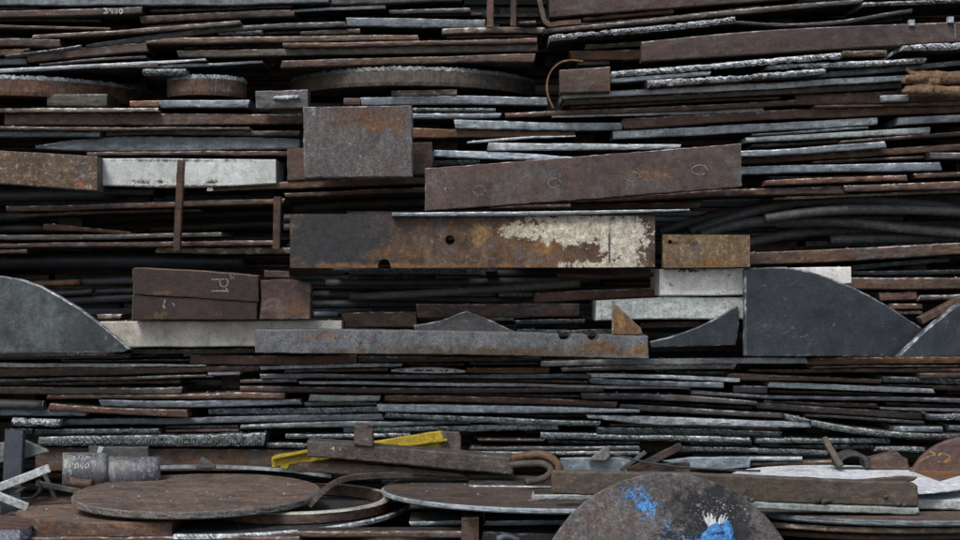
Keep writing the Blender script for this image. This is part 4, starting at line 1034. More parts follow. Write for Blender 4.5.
# ================================================================== thin sheets caught in the gaps, mostly in shadow
for (st, mat, label, tint) in (
    ([(150, 9.5, 12), (292, 5.5, 8)], 'rust_dark', 'thin dark sheet right of the chalked 3980, under the long blue-grey plate', None),
    ([(389, 9.5, 13.5), (470, 8, 12.5)], 'grey', 'dim grey sheet above the blue-grey thick plate left of the posts', None),
    ([(395, 13.8, 16), (482, 13, 15.6)], 'rust', 'thin brown sheet lying just on the blue-grey thick plate at top', None),
    ([(560, 24.5, 27), (760, 5.5, 8.5)], 'rust_dark', 'long dark sheet sloping up under the wide brown plate at top', (1.4, 1.3, 1.3)),
    ([(-40, 19.5, 22), (100, 19, 21.5)], 'dark', 'thin black sheet under the plate chalked 3980', (1.4, 1.4, 1.5)),
    ([(145, 25.5, 27.5), (212, 20.8, 23)], 'grey', 'short grey sheet above the slender bent plate at upper left', None),
    ([(225, 34.3, 36.3), (300, 30.5, 33)], 'steel', 'thin blue-grey sheet right of the short pale rough plate end', (0.9, 0.9, 0.9)),
    ([(447, 36, 39), (538, 34.5, 37)], 'rust', 'thin brown sheet under the tan bar below the posts', None),
    ([(184, 46.2, 49), (283, 44, 47.3)], 'rust_dark', 'thin dark brown sheet over the long beige-grey bar', (1.5, 1.3, 1.2)),
    ([(40, 63.5, 65.8), (146, 55, 58)], 'grey', 'thin grey sheet under the thick brown offcut at upper left', None),
    ([(570, 106.6, 109), (780, 97, 99.4)], 'rust_dark', 'long dark sheet under the olive-brown bar at upper right', (1.5, 1.4, 1.3)),
    ([(752, 133.5, 136), (868, 126, 128.6)], 'steel', 'thin grey sheet over the pale plate with dark peeled patches', (0.8, 0.85, 0.85)),
    ([(752, 144.5, 147.5), (850, 138.5, 142)], 'grey', 'thin dull sheet under the pale plate with dark peeled patches', None),
    ([(812, 161.2, 163.6), (924, 156, 159)], 'rust_dark', 'dark sheet between the rising brown bar and smooth blue-grey bar', (1.5, 1.3, 1.3)),
    ([(768, 176.2, 179), (900, 173, 175)], 'dark', 'thin black sheet directly under the smooth blue-grey bar', (1.5, 1.5, 1.6)),
    ([(20, 214.5, 217.5), (200, 209, 211.5)], 'rust_dark', 'thin dark sheet under the long maroon rod at left', (1.3, 1.2, 1.2)),
    ([(852, 271.5, 275.5), (990, 268, 272.5)], 'dark', 'black sheet above the brown bar right of the white speckled plate', (1.6, 1.6, 1.6)),
    ([(62, 360, 362), (205, 359.5, 361.8)], 'grey', 'thin grey sheet above the thin white strip at left', None),
    ([(470, 362.5, 365), (542, 362.5, 365.3)], 'steel', 'short bluish sheet above the orange-brown bar right of the lens', (0.7, 0.7, 0.75)),
    ([(360, 362.6, 365.2), (464, 363.5, 366)], 'rust_dark', 'thin dark sheet above the white lens-shaped strip', (1.6, 1.4, 1.3)),
    ([(810, 366.2, 368.6), (960, 365, 366.6)], 'grey', 'thin grey sheet right under the orange-brown bar below the half-moon', None),
    ([(285, 370.6, 372.6), (388, 368.6, 371.5)], 'rust', 'thin brown sheet left of the white lens-shaped strip', None),
    ([(655, 370.8, 373), (735, 371.5, 374.5)], 'cut_dull', 'short crusted sheet over the bright blue-white strip', None),
    ([(430, 379.8, 382), (588, 380.5, 383.5)], 'rust_dark', 'thin brown sheet above the long thin pale sagging strip', (1.5, 1.4, 1.3)),
    ([(-40, 383.8, 386), (180, 380.5, 384)], 'rust_dark', 'thin dark red sheet over the flat olive-grey bar at left', (1.5, 1.3, 1.2)),
    ([(770, 389.5, 392.5), (895, 393.3, 395.8)], 'rust', 'brown sheet tucked under the pale speckled plate at right', (0.8, 0.8, 0.8)),
    ([(440, 393.8, 395.6), (582, 395, 398)], 'dark', 'thin black sheet over the brown bar dipping right', (1.6, 1.6, 1.6)),
    ([(764, 400, 402.3), (878, 403.5, 408)], 'rust_dark', 'dark brown sheet above the brown-grey plate at right', (1.5, 1.3, 1.2)),
    ([(640, 401.5, 404), (752, 406.5, 409.5)], 'maroon', 'maroon sheet between the dark grey and purple-grey plates', (0.8, 0.75, 0.75)),
    ([(305, 402.8, 406.5), (376, 402.5, 405.8)], 'steel', 'short bluish sheet under the short pale strip left of centre', (0.6, 0.6, 0.65)),
    ([(886, 402.8, 405.5), (1000, 404.5, 407)], 'rust_dark', 'dark sheet above the thin pale green strip at right', (1.4, 1.2, 1.2)),
    ([(500, 413.3, 415.5), (586, 414, 417.5)], 'grey', 'dark grey sheet under the right end of the scribbled plate', (0.8, 0.8, 0.8)),
    ([(806, 414.5, 416.8), (925, 421.5, 425)], 'grey', 'grey sheet over the sagging crusted plate at right', (0.9, 0.9, 0.9)),
    ([(610, 424.5, 426.8), (780, 428.2, 431)], 'rust_dark', 'dark sheet between the white-crusted and green-grey edges', (1.3, 1.2, 1.2)),
    ([(165, 426, 428.2), (238, 424.8, 428)], 'cut_dull', 'short crusted sheet under the long smooth dark plate', (0.8, 0.8, 0.8)),
    ([(165, 429.5, 432.5), (238, 429, 431.5)], 'rust_dark', 'short dark sheet lying on the thick crusted plate at left', (1.4, 1.3, 1.3)),
    ([(548, 440.5, 443.5), (640, 441.8, 444.3)], 'cut_dull', 'dim crusted sheet behind the pointed offcut', (0.7, 0.7, 0.7)),
    ([(690, 442.8, 445), (752, 444, 446.5)], 'grey', 'thin grey sheet above the speckled crusted edge right of centre', None),
    ([(760, 444.5, 447), (828, 445, 448.5)], 'cut_dull', 'thin crusted sheet left of the bar leaning over the white disc', (0.8, 0.85, 0.85)),
):
    B('sheet', mat, 'M', st, label, f=-0.06 + random.uniform(-0.04, 0.03), D=0.2, tint=tint)
# ------------------------------------------------------------------ thick discs seen edge-on in the upper rows
def edge_round(label, cx, half, yc, b, h, d, mat, crust, tint=None):
    """thick round plate above eye level: photo centre x, half width, rim top at its nearest point"""
    Y = d - CAMD
    R = half * d / FPX
    c = W(cx, yc, Y)
    n = 420
    th = h * (d - R) / FPX
    c.z = CAMZ - (yc - 270) / FPX * (d - R)
    bm = bmesh.new()
    rows = []
    prof = [(R - 0.03, 0.008, 0.004), (R - 0.003, 0.006, 0.005), (R + 0.001, -0.006, 0.003), (R, -0.01, 0.001), (R, -th * 0.4, 0.0015), (R, -th * 0.8, 0.0015), (R - 0.004, -th, 0.001)]
    for (rr, z, am) in prof:
        rows.append([bm.verts.new(((rr + random.uniform(-1, 1) * am) * math.cos(2*math.pi*k/n), (rr + random.uniform(-1, 1) * am) * math.sin(2*math.pi*k/n), z + random.uniform(-1, 1) * am * 0.8)) for k in range(n)])
    for i, (r0, r1) in enumerate(zip(rows, rows[1:])):
        for k in range(n):
            k2 = (k + 1) % n
            bm.faces.new((r0[k], r1[k], r1[k2], r0[k2])).material_index = 1 if i < 3 else 0
    bm.faces.new(rows[0]).material_index = 1
    bm.faces.new(list(reversed(rows[-1])))
    tl = Matrix.Rotation(math.radians(b), 4, 'X')
    for v in bm.verts:
        v.co = tl @ v.co
    bmesh.ops.recalc_face_normals(bm, faces=bm.faces[:])
    me = bpy.data.meshes.new('round_plate')
    me.materials.append(M[mat]); me.materials.append(M[crust])
    bm.to_mesh(me); bm.free()
    o = bpy.data.objects.new('round_plate', me)
    COL.objects.link(o)
    o.location = c
    if tint:
        o.color = (*tint, 1)
    return tag(o, label, 'steel disc')
edge_round('long crusted brown disc edge at the left edge, upper left', 22, 135, 76, 0, 18.5, 6.42, 'rust', 'cut', tint=(1.1, 1, 0.95))
edge_round('small arched brown disc edge at upper left', 207, 39, 76, 0, 18.5, 6.05, 'rust', 'cut')
edge_round('long crusted disc edge at upper centre left', 413, 122, 68, 0, 17, 6.4, 'olive', 'cut', tint=(0.9, 0.85, 0.8))

# ------------------------------------------------------------------ bolts, chalk and other parts of the pieces above
for (x, y) in ((912, 22.5), (951, 19.5)):
    p = W(x, y, -0.23)
    v = [(p.x + sx * 0.011, p.y + sy * 0.011 + 0.012, p.z + sz * 0.012) for sx in (-1, 1) for sy in (-1, 1) for sz in (-1, 1)]
    fcs = [(0, 1, 3, 2), (4, 6, 7, 5), (0, 4, 5, 1), (2, 3, 7, 6), (0, 2, 6, 4), (1, 5, 7, 3)]
    link('bolt', v, fcs, [M['steel_light']], parent=maroon_beam)
strokes('chalk_line', 'chalk_faint', [[(955, 24), (955.5, 38)]], -0.226, maroon_beam, 0.9)
strokes('chalk_number', 'chalk', writing('3980', 104, 8.4, 4.0, 4.9, 1.0, 0.1), -0.136, o3980, 1.1, 0.15)
strokes('chalk_scrawl', 'chalk_orange', [[(37, 13), (41, 12), (45, 14)], [(46, 11), (47, 14.5)], [(50, 11), (48.5, 14), (53, 14), (54.5, 11), (52, 10.5)]], -0.136, o3980, 0.9)
for (cx, cy, rx, ry) in ((479.5, 190.5, 6, 5), (554.5, 183, 6.5, 4.5), (632.5, 176.5, 7.5, 4.8), (699.5, 169.8, 7.8, 4.8)):
    strokes('chalk_circle', 'chalk_faint', [ring_line(cx, cy, rx, ry, 20, 390)], -0.3612, circle_plate, 1.1, 0.3)
strokes('chalk_circle', 'chalk_faint', [ring_line(555, 175, 5, 5, 180, 430)], -0.3612, circle_plate, 0.9, 0.3)
strokes('paint_fleck', 'chalk_faint', [[(445, 188.5), (447, 190), (448, 189)]], -0.3612, circle_plate, 2.0)
# P1, written sideways
strokes('chalk_mark', 'chalk_faint', [[(212, 279.5), (221, 279.3), (227.5, 279.2), (228, 284), (225, 287), (221, 286), (219.5, 279.5)], [(212, 290.8), (220, 290.8), (228.5, 291.5)], [(226, 288.5), (228.5, 291.5)]], -0.2812, P1, 1.2, 0.15)
strokes('chalk_mark', 'chalk_faint', [[(230, 274.8), (234.5, 279)], [(235.5, 274.5), (230.5, 279)]], -0.2812, P1, 0.9, 0.15)
strokes('paint_fleck', 'chalk_faint', [[(163.5, 305), (164.5, 308)], [(165, 300), (164, 303)], [(173, 303), (174.5, 306)]], -0.2732, P1, 1.6)
strokes('chalk_scribble', 'chalk_faint', [[(411, 406), (412, 411)], [(413.5, 411), (415.5, 406), (417, 410.5)], [(418.5, 406.5), (422, 407), (419.5, 410.8)], [(423.5, 410.5), (424.5, 406.2)]], -0.163, chalked, 0.9)
strokes('chalk_scribble', 'chalk_faint', [[(559, 409), (560, 412.5)], [(562, 408.8), (563.5, 412.3), (565, 409)], [(567, 409), (568, 412.5)], [(570.5, 409), (571, 412.3)]], -0.163, chalked, 0.9)
strokes('notch_scratch', 'chalk_faint', [[(345, 336), (348, 340)], [(350, 333), (346, 341)]], -0.3312, mott, 0.8)

strokes('print_mark', 'rubber', [[(399, 370.5), (402, 369.8), (404, 371)], [(414, 370), (416, 371), (418, 369.6), (420, 371), (423, 370)], [(426, 370.8), (431, 370), (433, 371)], [(440, 369.5), (442, 371.2)], [(445, 371), (448, 369.8)]], -0.1535, white_lens, 1.3, 0.1)
for (o_, f_, x0, x1, y0, y1, m_) in ((half, -0.32, 750, 880, 285, 352, 16), (seg, -0.3, -5, 80, 300, 348, 11)):
    ln = []
    for _ in range(m_):
        x, y, a = random.uniform(x0, x1), random.uniform(y0, y1), random.uniform(-0.6, 0.9)
        L, cv = random.uniform(3, 14), random.uniform(-0.09, 0.09)
        pts_ = []
        for t in range(5):
            pts_.append((x, y)); x += math.cos(a) * L / 4; y -= math.sin(a) * L / 4; a += cv * L / 4
        if o_ is half and max(u for u, v in pts_) > 850 and min(v for u, v in pts_) < 320:
            continue
        ln.append(pts_)
    for one in ln:
        strokes('scratch', 'worn_slate', [one], f_ - 0.0012, o_, 0.55, 0.1)
# pale bump on the grey block, white tip on the bar
gb = [o for o in bpy.data.objects if o.get('label', '').startswith('grey rough block with pale bump')][0]
lump('slag_bump', '', 'steel_light', [[(W(273, 97.5, -0.225), 0.006), (W(282, 97.8, -0.228), 0.010), (W(292, 97.2, -0.228), 0.009), (W(300, 96.3, -0.225), 0.006)]], '', voxel=0.003, disp=0.004, dscale=0.012, smooth_it=1, parent=gb)
tb = [o for o in bpy.data.objects if o.get('label', '').startswith('long brown bar with a white tip')][0]
poly('painted_tip', '', 'white', [(207, 184.6), (212, 184.4), (213, 190.6), (207, 191)], -0.158, 0.02, '', parent=tb, bev=0)

# bent strip with a yellow foot, thin rusty hoop
def flat_curve(name, cat, mat, path, w, th, Y, label, n=50, tint=None):
    p = smooth_path(path, n)
    Ys = np.interp(np.linspace(0, 1, n), np.linspace(0, 1, len(Y)), Y) if hasattr(Y, '__len__') else np.full(n, Y)
    P = [W(x, y, yy) for (x, y), yy in zip(p, Ys)]
    verts, faces = [], []
    for i, q in enumerate(P):
        t = (P[min(i+1, n-1)] - P[max(i-1, 0)])
        t.y = 0
        t.normalize()
        s = Vector((-t.z, 0, t.x))
        for (u, dy) in ((-th/2, 0), (th/2, 0), (th/2, w), (-th/2, w)):
            verts.append(tuple(q + s * u + Vector((0, dy, 0))))
    for i in range(n - 1):
        for k in range(4):
            k2 = (k + 1) % 4
            faces.append((i*4 + k, i*4 + k2, i*4 + 4 + k2, i*4 + 4 + k))
    faces += [(0, 1, 2, 3), (n*4 - 4, n*4 - 3, n*4 - 2, n*4 - 1)]
    o = link(name, verts, faces, [M[mat]])
    bm = bmesh.new(); bm.from_mesh(o.data); bmesh.ops.recalc_face_normals(bm, faces=bm.faces[:]); bm.to_mesh(o.data); bm.free()
    if tint:
        o.color = (*tint, 1)
    return tag(o, label, cat)
flat_curve('bent_strip', 'steel strip', 'rust', [(538, -8), (540.5, 4), (543, 14), (545.5, 21.5), (549, 24), (560, 23), (581, 21.5)], 0.03, 0.018, -0.17, 'bent brown strip with an L-shaped foot at the top centre')
flat_curve('hoop', 'hoop', 'rust_orange', [(583, 61), (570, 60), (560, 62.5), (552.5, 69), (548, 78), (547, 88), (549, 98), (553.5, 108)], 0.04, 0.006, -0.19, 'thin rusty hoop curving beside the squarish brown block', tint=(1.1, 1.05, 0.9))

# work gloves
def gp(x, y, Y=-0.2):
    return W(x, y, Y)
k_ = 5.8 / FPX
lump('work_glove', 'glove', 'leather', [
     [(gp(1000, 78), 8*k_), (gp(965, 77.5), 7*k_), (gp(945, 78), 6*k_), (gp(930, 77), 6.5*k_), (gp(915, 77), 6*k_)],
     [(gp(922, 75), 4.5*k_), (gp(911, 73), 3.4*k_), (gp(907.5, 70), 2.6*k_), (gp(906.5, 67.5), 1.8*k_)],
     [(gp(926, 79, -0.22), 5*k_), (gp(912, 80, -0.22), 4.2*k_), (gp(901.5, 81, -0.22), 3.2*k_)],
     [(gp(928, 77, -0.24), 4.6*k_), (gp(915, 78.3, -0.245), 3.8*k_), (gp(905, 77.5, -0.235), 2.8*k_)],
     [(gp(940, 82.5, -0.22), 4.2*k_), (gp(925, 83.3, -0.23), 3.4*k_), (gp(914, 83.8, -0.225), 2.4*k_)]],
     'tan leather work glove with thumb up on a ledge at right, upper of two', voxel=0.0032, disp=0.004, dscale=0.018, smooth_it=2)
lump('work_glove', 'glove', 'leather', [
     [(gp(1000, 92, -0.23), 7*k_), (gp(960, 91.5, -0.23), 5.6*k_), (gp(945, 91, -0.23), 5.0*k_), (gp(930, 90, -0.23), 5.2*k_)],
     [(gp(934, 88.5, -0.24), 4*k_), (gp(918, 87.8, -0.245), 3.4*k_), (gp(904, 89, -0.24), 2.6*k_)],
     [(gp(932, 91.5, -0.25), 3.8*k_), (gp(916, 91.2, -0.255), 3.2*k_), (gp(901.5, 91.5, -0.25), 2.4*k_)],
     [(gp(934, 93.5, -0.235), 3.0*k_), (gp(918, 94, -0.24), 2.6*k_), (gp(908, 94.5, -0.24), 1.9*k_)]],
     'tan leather work glove with fingers pointing left, lower of two', voxel=0.0032, disp=0.0035, dscale=0.018, smooth_it=2)

# open pipe end: a real bore
op = W(43.5, 405.3, -0.16)
v, fcs = [], []
for (r, dx) in ((5.0, 0.0), (5.0, 0.004), (3.6, 0.004), (3.4, -0.03)):
    for k in range(16):
        a = 2 * math.pi * k / 16
        rr = r * 5.84 / FPX
        v.append((op.x + dx, op.y + rr * math.cos(a), op.z + rr * math.sin(a)))
for i in range(3):
    for k in range(16):
        k2 = (k + 1) % 16
        fcs.append((i*16 + k, i*16 + k2, i*16 + 16 + k2, i*16 + 16 + k))
opipe = [o for o in bpy.data.objects if o.name.startswith('open_pipe')][0]
link('pipe_mouth', v, fcs, [M['olive']], parent=opipe, smooth=False)

# ================================================================== FOREGROUND LEDGE (y 430-540)
YA = -0.6
disc('round_plate', 'disc_rust', 'rim_crust', 198, 491, 122, 19, 5.4, 8, 'big round rusty disc lying flat at lower left', tint=(1, 1, 1))
disc('cut_disc', 'disc_rust', 'rust', 150, 508, 128, 13, 5.45, 15, 'thick brown disc cut straight at right, under the big round disc', cut_right=W(172, 510, -1.0).x, cut_back=-0.13, tint=(1.3, 1.22, 1.15))
disc('steel_ring', 'pale', 'rust_dark', 297, 497, 95, 15, 5.487, 12, 'short steel ring with a pale inner edge right of the round rusty disc', inner=0.032, cat='ring', tint=(1.0, 0.92, 0.78))
disc('cut_disc', 'dark', 'cut_bright', 230, 502, 180, 28, 5.66, 6, 'dark disc with a bright silver edge under the steel ring', cut_left=W(176, 510, -1.0).x, cut_back=-0.13)
disc('round_plate', 'disc_rust', 'steel_light', 560, 487, 178, 19, 5.5, 5.5, 'brown disc with a pale edge left of the blue-stained disc', cut_back=-0.13, tint=(0.62, 0.64, 0.66))
disc('round_plate', 'disc_rust', 'steel', 880, 505, 150, 14, 5.25, 6, 'brown disc with a blue-grey rim under the olive channel beam', tint=(0.8, 0.78, 0.76))
disc('round_plate', 'rust', 'tan', 870, 513.5, 150, 13, 5.3, 5.5, 'disc with a speckled tan rim, second under the olive beam', tint=(1.35, 1.35, 1.3))
disc('round_plate', 'rust', 'rust', 860, 520.5, 138, 13, 5.35, 5.5, 'brown rimmed disc, lowest of the three under the olive beam')
disc('white_disc', 'white_clean', 'white_clean', 850, 478, 118, 14.0, 5.38, 1.5, 'thin white painted disc lying behind the olive channel beam', cut_back=-0.15)

# thin curved strip behind the big round disc
flat_curve('curved_strip', 'steel strip', 'steel_light', [(93, 474), (120, 470.5), (160, 467.5), (205, 466.5), (250, 468), (290, 471), (331, 476.5)], 0.012, 0.013, [-0.24, -0.17, -0.17, -0.17, -0.24], 'thin pale curved strip behind the big round rusty disc', tint=(0.8, 0.85, 0.9))
flat_curve('bent_flat_bar', 'steel bar', 'olive', [(309, 506), (320, 494), (333, 484), (346, 479), (370, 476.5), (420, 475.5), (470, 477), (540, 480)], 0.03, 0.02, [-0.75, -0.5, -0.35, -0.3, -0.3], 'flat bar bent down at its left end, leaning over the steel ring', tint=(0.8, 0.75, 0.7))
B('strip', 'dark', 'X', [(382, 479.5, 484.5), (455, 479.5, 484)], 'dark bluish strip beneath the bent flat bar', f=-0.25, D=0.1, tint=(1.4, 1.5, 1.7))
B('strip', 'white', 'X', [(453, 481, 483), (523, 481.5, 483.5)], 'thin white strip below the rusty bent pipe', f=-0.26, D=0.1)
B('plate', 'steel', 'X', [(470, 485.5, 490.5), (553, 486, 491.5)], 'blue-grey plate end left of the olive channel beam', f=-0.5, D=0.25)
B('bar', 'pale', 'X', [(533, 494.3, 500.5), (600, 494.8, 501.5)], 'pale green-grey bar tucked under the left end of the olive beam', f=-0.94, D=0.1, tint=(0.8, 0.85, 0.83))
B('plate', 'steel', 'X', [(484, 521, 526), (600, 520, 525)], 'pale strip low down between the brown block and blue-stained disc', f=-0.95, D=0.35, tint=(1.1, 1.15, 1.15))
B('strip', 'steel', 'X', [(410, 521.5, 526), (462, 521, 525.5)], 'short grey-green strip left of the small brown block', f=-0.9, D=0.2, tint=(0.9, 1, 1))
B('bar', 'rust', 'X', [(296, 531.5, 538), (461, 531, 538)], 'brown bar with white flecks along the bottom edge', f=-1.0, D=0.08, tint=(1.1, 1.1, 1.1))
B('block', 'rust', 'X', [(461, 518, 542), (479, 517, 542)], 'small brown block at the bottom edge left of centre', f=-1.02, D=0.14, tint=(1.2, 1.1, 1.1))
B('plate', 'grey', 'X', [(482, 532, 541), (560, 534, 542)], 'dark grey plate at the bottom edge beside the small brown block', f=-1.0, D=0.3)
pipe('pipe', 'pipe', 'steel', [(497, 539), (506, 535.5), (520, 540)], 3, -1.04, 'small grey-green pipe stub at the bottom edge', n=10)
B('plate', 'rust_dark', 'X', [(-40, 537.5, 547), (300, 536.5, 546)], 'dark red-brown plate along the bottom left edge', f=-1.04, D=0.9, tint=(1.2, 1.1, 1.1))
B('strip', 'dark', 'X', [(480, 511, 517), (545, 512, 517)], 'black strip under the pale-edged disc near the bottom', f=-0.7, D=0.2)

# olive channel beam with a pale plate under it
beam = poly('channel_beam', 'beam', 'olive', [(552, 471), (700, 473.5), (800, 478), (914, 483), (918, 486), (919, 507), (800, 503.5), (640, 498), (552, 494)], -1.13, 0.03, 'olive-brown channel beam behind the blue-stained disc', tint=(0.75, 0.72, 0.66), bev=0.006)
poly('steel_plate', 'steel plate', 'pale', [(735, 501), (800, 504.3), (919, 508.3), (920, 513), (914, 515), (800, 511), (735, 507.5)], -1.14, 0.12, 'pale green-grey plate under the olive channel beam', tint=(0.55, 0.6, 0.57))
for (x, y, s) in ((745, 500, 3.2), (752, 501, 2.2), (818, 500.5, 2.6), (824, 502, 3.0), (829, 501, 2.0), (886, 497, 1.8), (898, 504.5, 2.4), (905, 505.5, 1.8)):
    b_ = lump('weld_lump', '', 'weathered', [[(W(x - s, y, -1.135), 0.8 * s * 4.87 / FPX), (W(x, y - 0.4 * s, -1.138), s * 4.87 / FPX), (W(x + s, y + 0.2, -1.135), 0.7 * s * 4.87 / FPX)]], '', voxel=0.0025, disp=0.003, dscale=0.01, smooth_it=1, parent=beam)
poly('dent', '', 'rust_dark', [(741, 499), (745, 491), (749, 488.5), (752, 493), (757, 500)], -1.1325, 0.004, '', parent=beam, bev=0)
poly('lip_plate', 'steel plate', 'rust', [(848, 480.8), (872, 479), (905, 476.5), (918, 477.5), (914, 481), (900, 483.3), (866, 482.3)], -1.075, 0.02, 'curved rusty lip lying on top of the olive beam')
# white plates at the right edge
B('plate', 'white', 'X', [(916, 499, 508.5), (1000, 501, 512)], 'thick white plate with rusty edge at the right edge', f=-0.98, D=0.2, face='white')
pipe('pipe', 'pipe', 'steel', [(912, 489), (948, 485.5)], 2.6, -0.78, 'blue-grey pipe between the white disc and thick white plate', n=10)
B('plate', 'rust_orange', 'X', [(940, 482, 486), (1000, 484, 489)], 'orange-brown plate below the brown leaning disc at right', f=-0.74, D=0.4, face='rust_orange')

# blue-stained disc standing on edge
hd = 4.78
H_top = W(667, 473, hd - CAMD)
Rh = H_top.z / 2 / math.cos(math.radians(8))
n = 96
bm = bmesh.new()
th = 0.022
fr = [bm.verts.new(((Rh + random.uniform(-1, 1) * 0.001) * math.cos(2*math.pi*k/n), 0, (Rh + random.uniform(-1, 1) * 0.001) * math.sin(2*math.pi*k/n))) for k in range(n)]
fce = bm.faces.new(fr)
ex = bmesh.ops.extrude_face_region(bm, geom=[fce])
bmesh.ops.translate(bm, verts=[e for e in ex['geom'] if isinstance(e, bmesh.types.BMVert)], vec=(0, th, 0))
bmesh.ops.recalc_face_normals(bm, faces=bm.faces[:])
bmesh.ops.bevel(bm, geom=[e for e in bm.edges if all(abs(v.co.y) < 1e-5 for v in e.verts)], offset=0.004, segments=1, affect='EDGES')
me = bpy.data.meshes.new('stained_disc')
me.materials.append(M['stained_disc'])
bm.to_mesh(me); bm.free()
sd = bpy.data.objects.new('stained_disc', me)
COL.objects.link(sd)
sd.rotation_euler = (math.radians(-8), 0, 0)
sd.location = (H_top.x, H_top.y - math.sin(math.radians(8)) * Rh, H_top.z / 2)
tag(sd, 'grey round disc standing on edge, splashed with blue and black', 'steel disc')
# blue rag hanging on it
def hpnt(x, y, off=-0.02):
    z = (CAMZ - (y - 270) / FPX * hd)
    t = (H_top.z - z) * math.tan(math.radians(8))
    return W(x, y, hd - CAMD - t + off)
k2_ = hd / FPX
lump('blue_rag', 'rag', 'blue_cloth', [[(hpnt(712, 524), 5*k2_), (hpnt(716, 534, -0.03), 11*k2_), (hpnt(717, 552, -0.03), 13*k2_)], [(hpnt(724, 521), 4*k2_), (hpnt(727, 530), 7*k2_), (hpnt(728, 548), 8*k2_)], [(hpnt(707, 531), 5*k2_), (hpnt(706, 550), 8*k2_)]],
     'crumpled bright blue rag hanging on the standing grey disc', voxel=0.0032, disp=0.009, dscale=0.016, smooth_it=1)
rag = bpy.data.objects['blue_rag']
tufts = []
for (x0, y0, x1, y1, w) in ((704, 515, 710, 527, 1.5), (707.5, 512.5, 711, 526, 1.3), (711, 513, 713.5, 525, 1.6), (715, 517, 716, 526, 1.2), (722, 514.5, 719, 525, 1.4), (725.5, 513.5, 722, 524, 1.1), (728, 516, 724, 526, 1.0)):
    tufts.append([(hpnt(x0, y0, -0.012), 0.5*w*k2_), (hpnt((x0+x1)/2 + random.uniform(-1, 1), (y0+y1)/2, -0.022), w*k2_), (hpnt(x1, y1, -0.03), 1.3*w*k2_)])
lump('white_tuft', '', 'white', tufts, '', voxel=0.0022, disp=0.002, dscale=0.01, smooth_it=0, parent=rag)

# left foreground clutter
flatbar('upright_post', 'post', 'slate', (14, 430), (10, 520), 19, 0.03, -0.36, -0.42, 'dark blue upright post at the left edge', tint=(0.9, 1.0, 1.1))
poly('steel_plate', 'steel plate', 'pale', [(-30, 446), (24, 440), (47, 450), (48.5, 452.5), (24, 459), (-30, 468)], -0.3, 0.02, 'pale green-grey plate corner behind the upright post', tint=(0.42, 0.46, 0.44))
flatbar('white_bar', 'steel bar', 'white', (-30, 499), (49.5, 468), 8.5, 0.02, -0.6, -0.48, 'white flat bar sloping up at the left edge')
flatbar('white_bar', 'steel bar', 'white', (-10, 493), (27, 508), 8, 0.015, -0.66, -0.62, 'white flat bar sloping down at the left edge')
flatbar('strut', 'strut', 'grey', (36, 483.5), (80, 492), 5.5, 0.012, -0.44, -0.4, 'grey flat strut pointing right to the round rusty disc')
flatbar('strut', 'strut', 'grey', (44, 474), (55, 499), 4, 0.012, -0.42, -0.42, 'short steep grey strut beside the sloping white bar')
flat_curve('curved_strip', 'steel strip', 'dark', [(15, 500), (28, 499), (36, 494), (40, 487), (36, 481)], 0.04, 0.008, -0.45, 'dark curved strip below the sloping white bar at left', tint=(1.6, 1.6, 1.6))
poly('steel_plate', 'steel plate', 'olive', [(-30, 492), (10, 488), (23, 489), (18, 494), (-30, 502)], -0.52, 0.05, 'dull tan plate between the two white bars at left')
# plate with rounded end, bottom left
def rounded_end():
    top = [(-60, 530), (20, 530), (28, 528), (31.5, 525), (31, 521.5), (25, 518.5), (10, 515.5), (-60, 513)]
    z_t = CAMZ - (530 - 270) / FPX * 4.9
    V = []
    for (x, y) in top:
        d = (CAMZ - z_t) * FPX / (y - 270)
        V.append(Vector(((x - 480) / FPX * d, d - CAMD, z_t)))
    th = 10.5 * 4.9 / FPX
    bm = bmesh.new()
    f_ = bm.faces.new([bm.verts.new(v) for v in V])
    ex = bmesh.ops.extrude_face_region(bm, geom=[f_])
    bmesh.ops.translate(bm, verts=[e for e in ex['geom'] if isinstance(e, bmesh.types.BMVert)], vec=(0, 0, -th))
    bmesh.ops.recalc_face_normals(bm, faces=bm.faces[:])
    cen = sum(V, Vector()) / len(V)
    for v in bm.verts:
        v.co -= cen
    bm.normal_update()
    me = bpy.data.meshes.new('rounded_plate')
    me.materials.append(M['rust']); me.materials.append(M['cut'])
    for q in bm.faces:
        q.material_index = 0 if abs(q.normal.z) > 0.9 else 1
    bm.to_mesh(me); bm.free()
    o = bpy.data.objects.new('rounded_plate', me)
    COL.objects.link(o)
    o.location = cen
    o.color = (0.9, 0.85, 0.95, 1)
    tag(o, 'plate with a rounded end and hatched silver edge, bottom left corner', 'steel plate')
rounded_end()

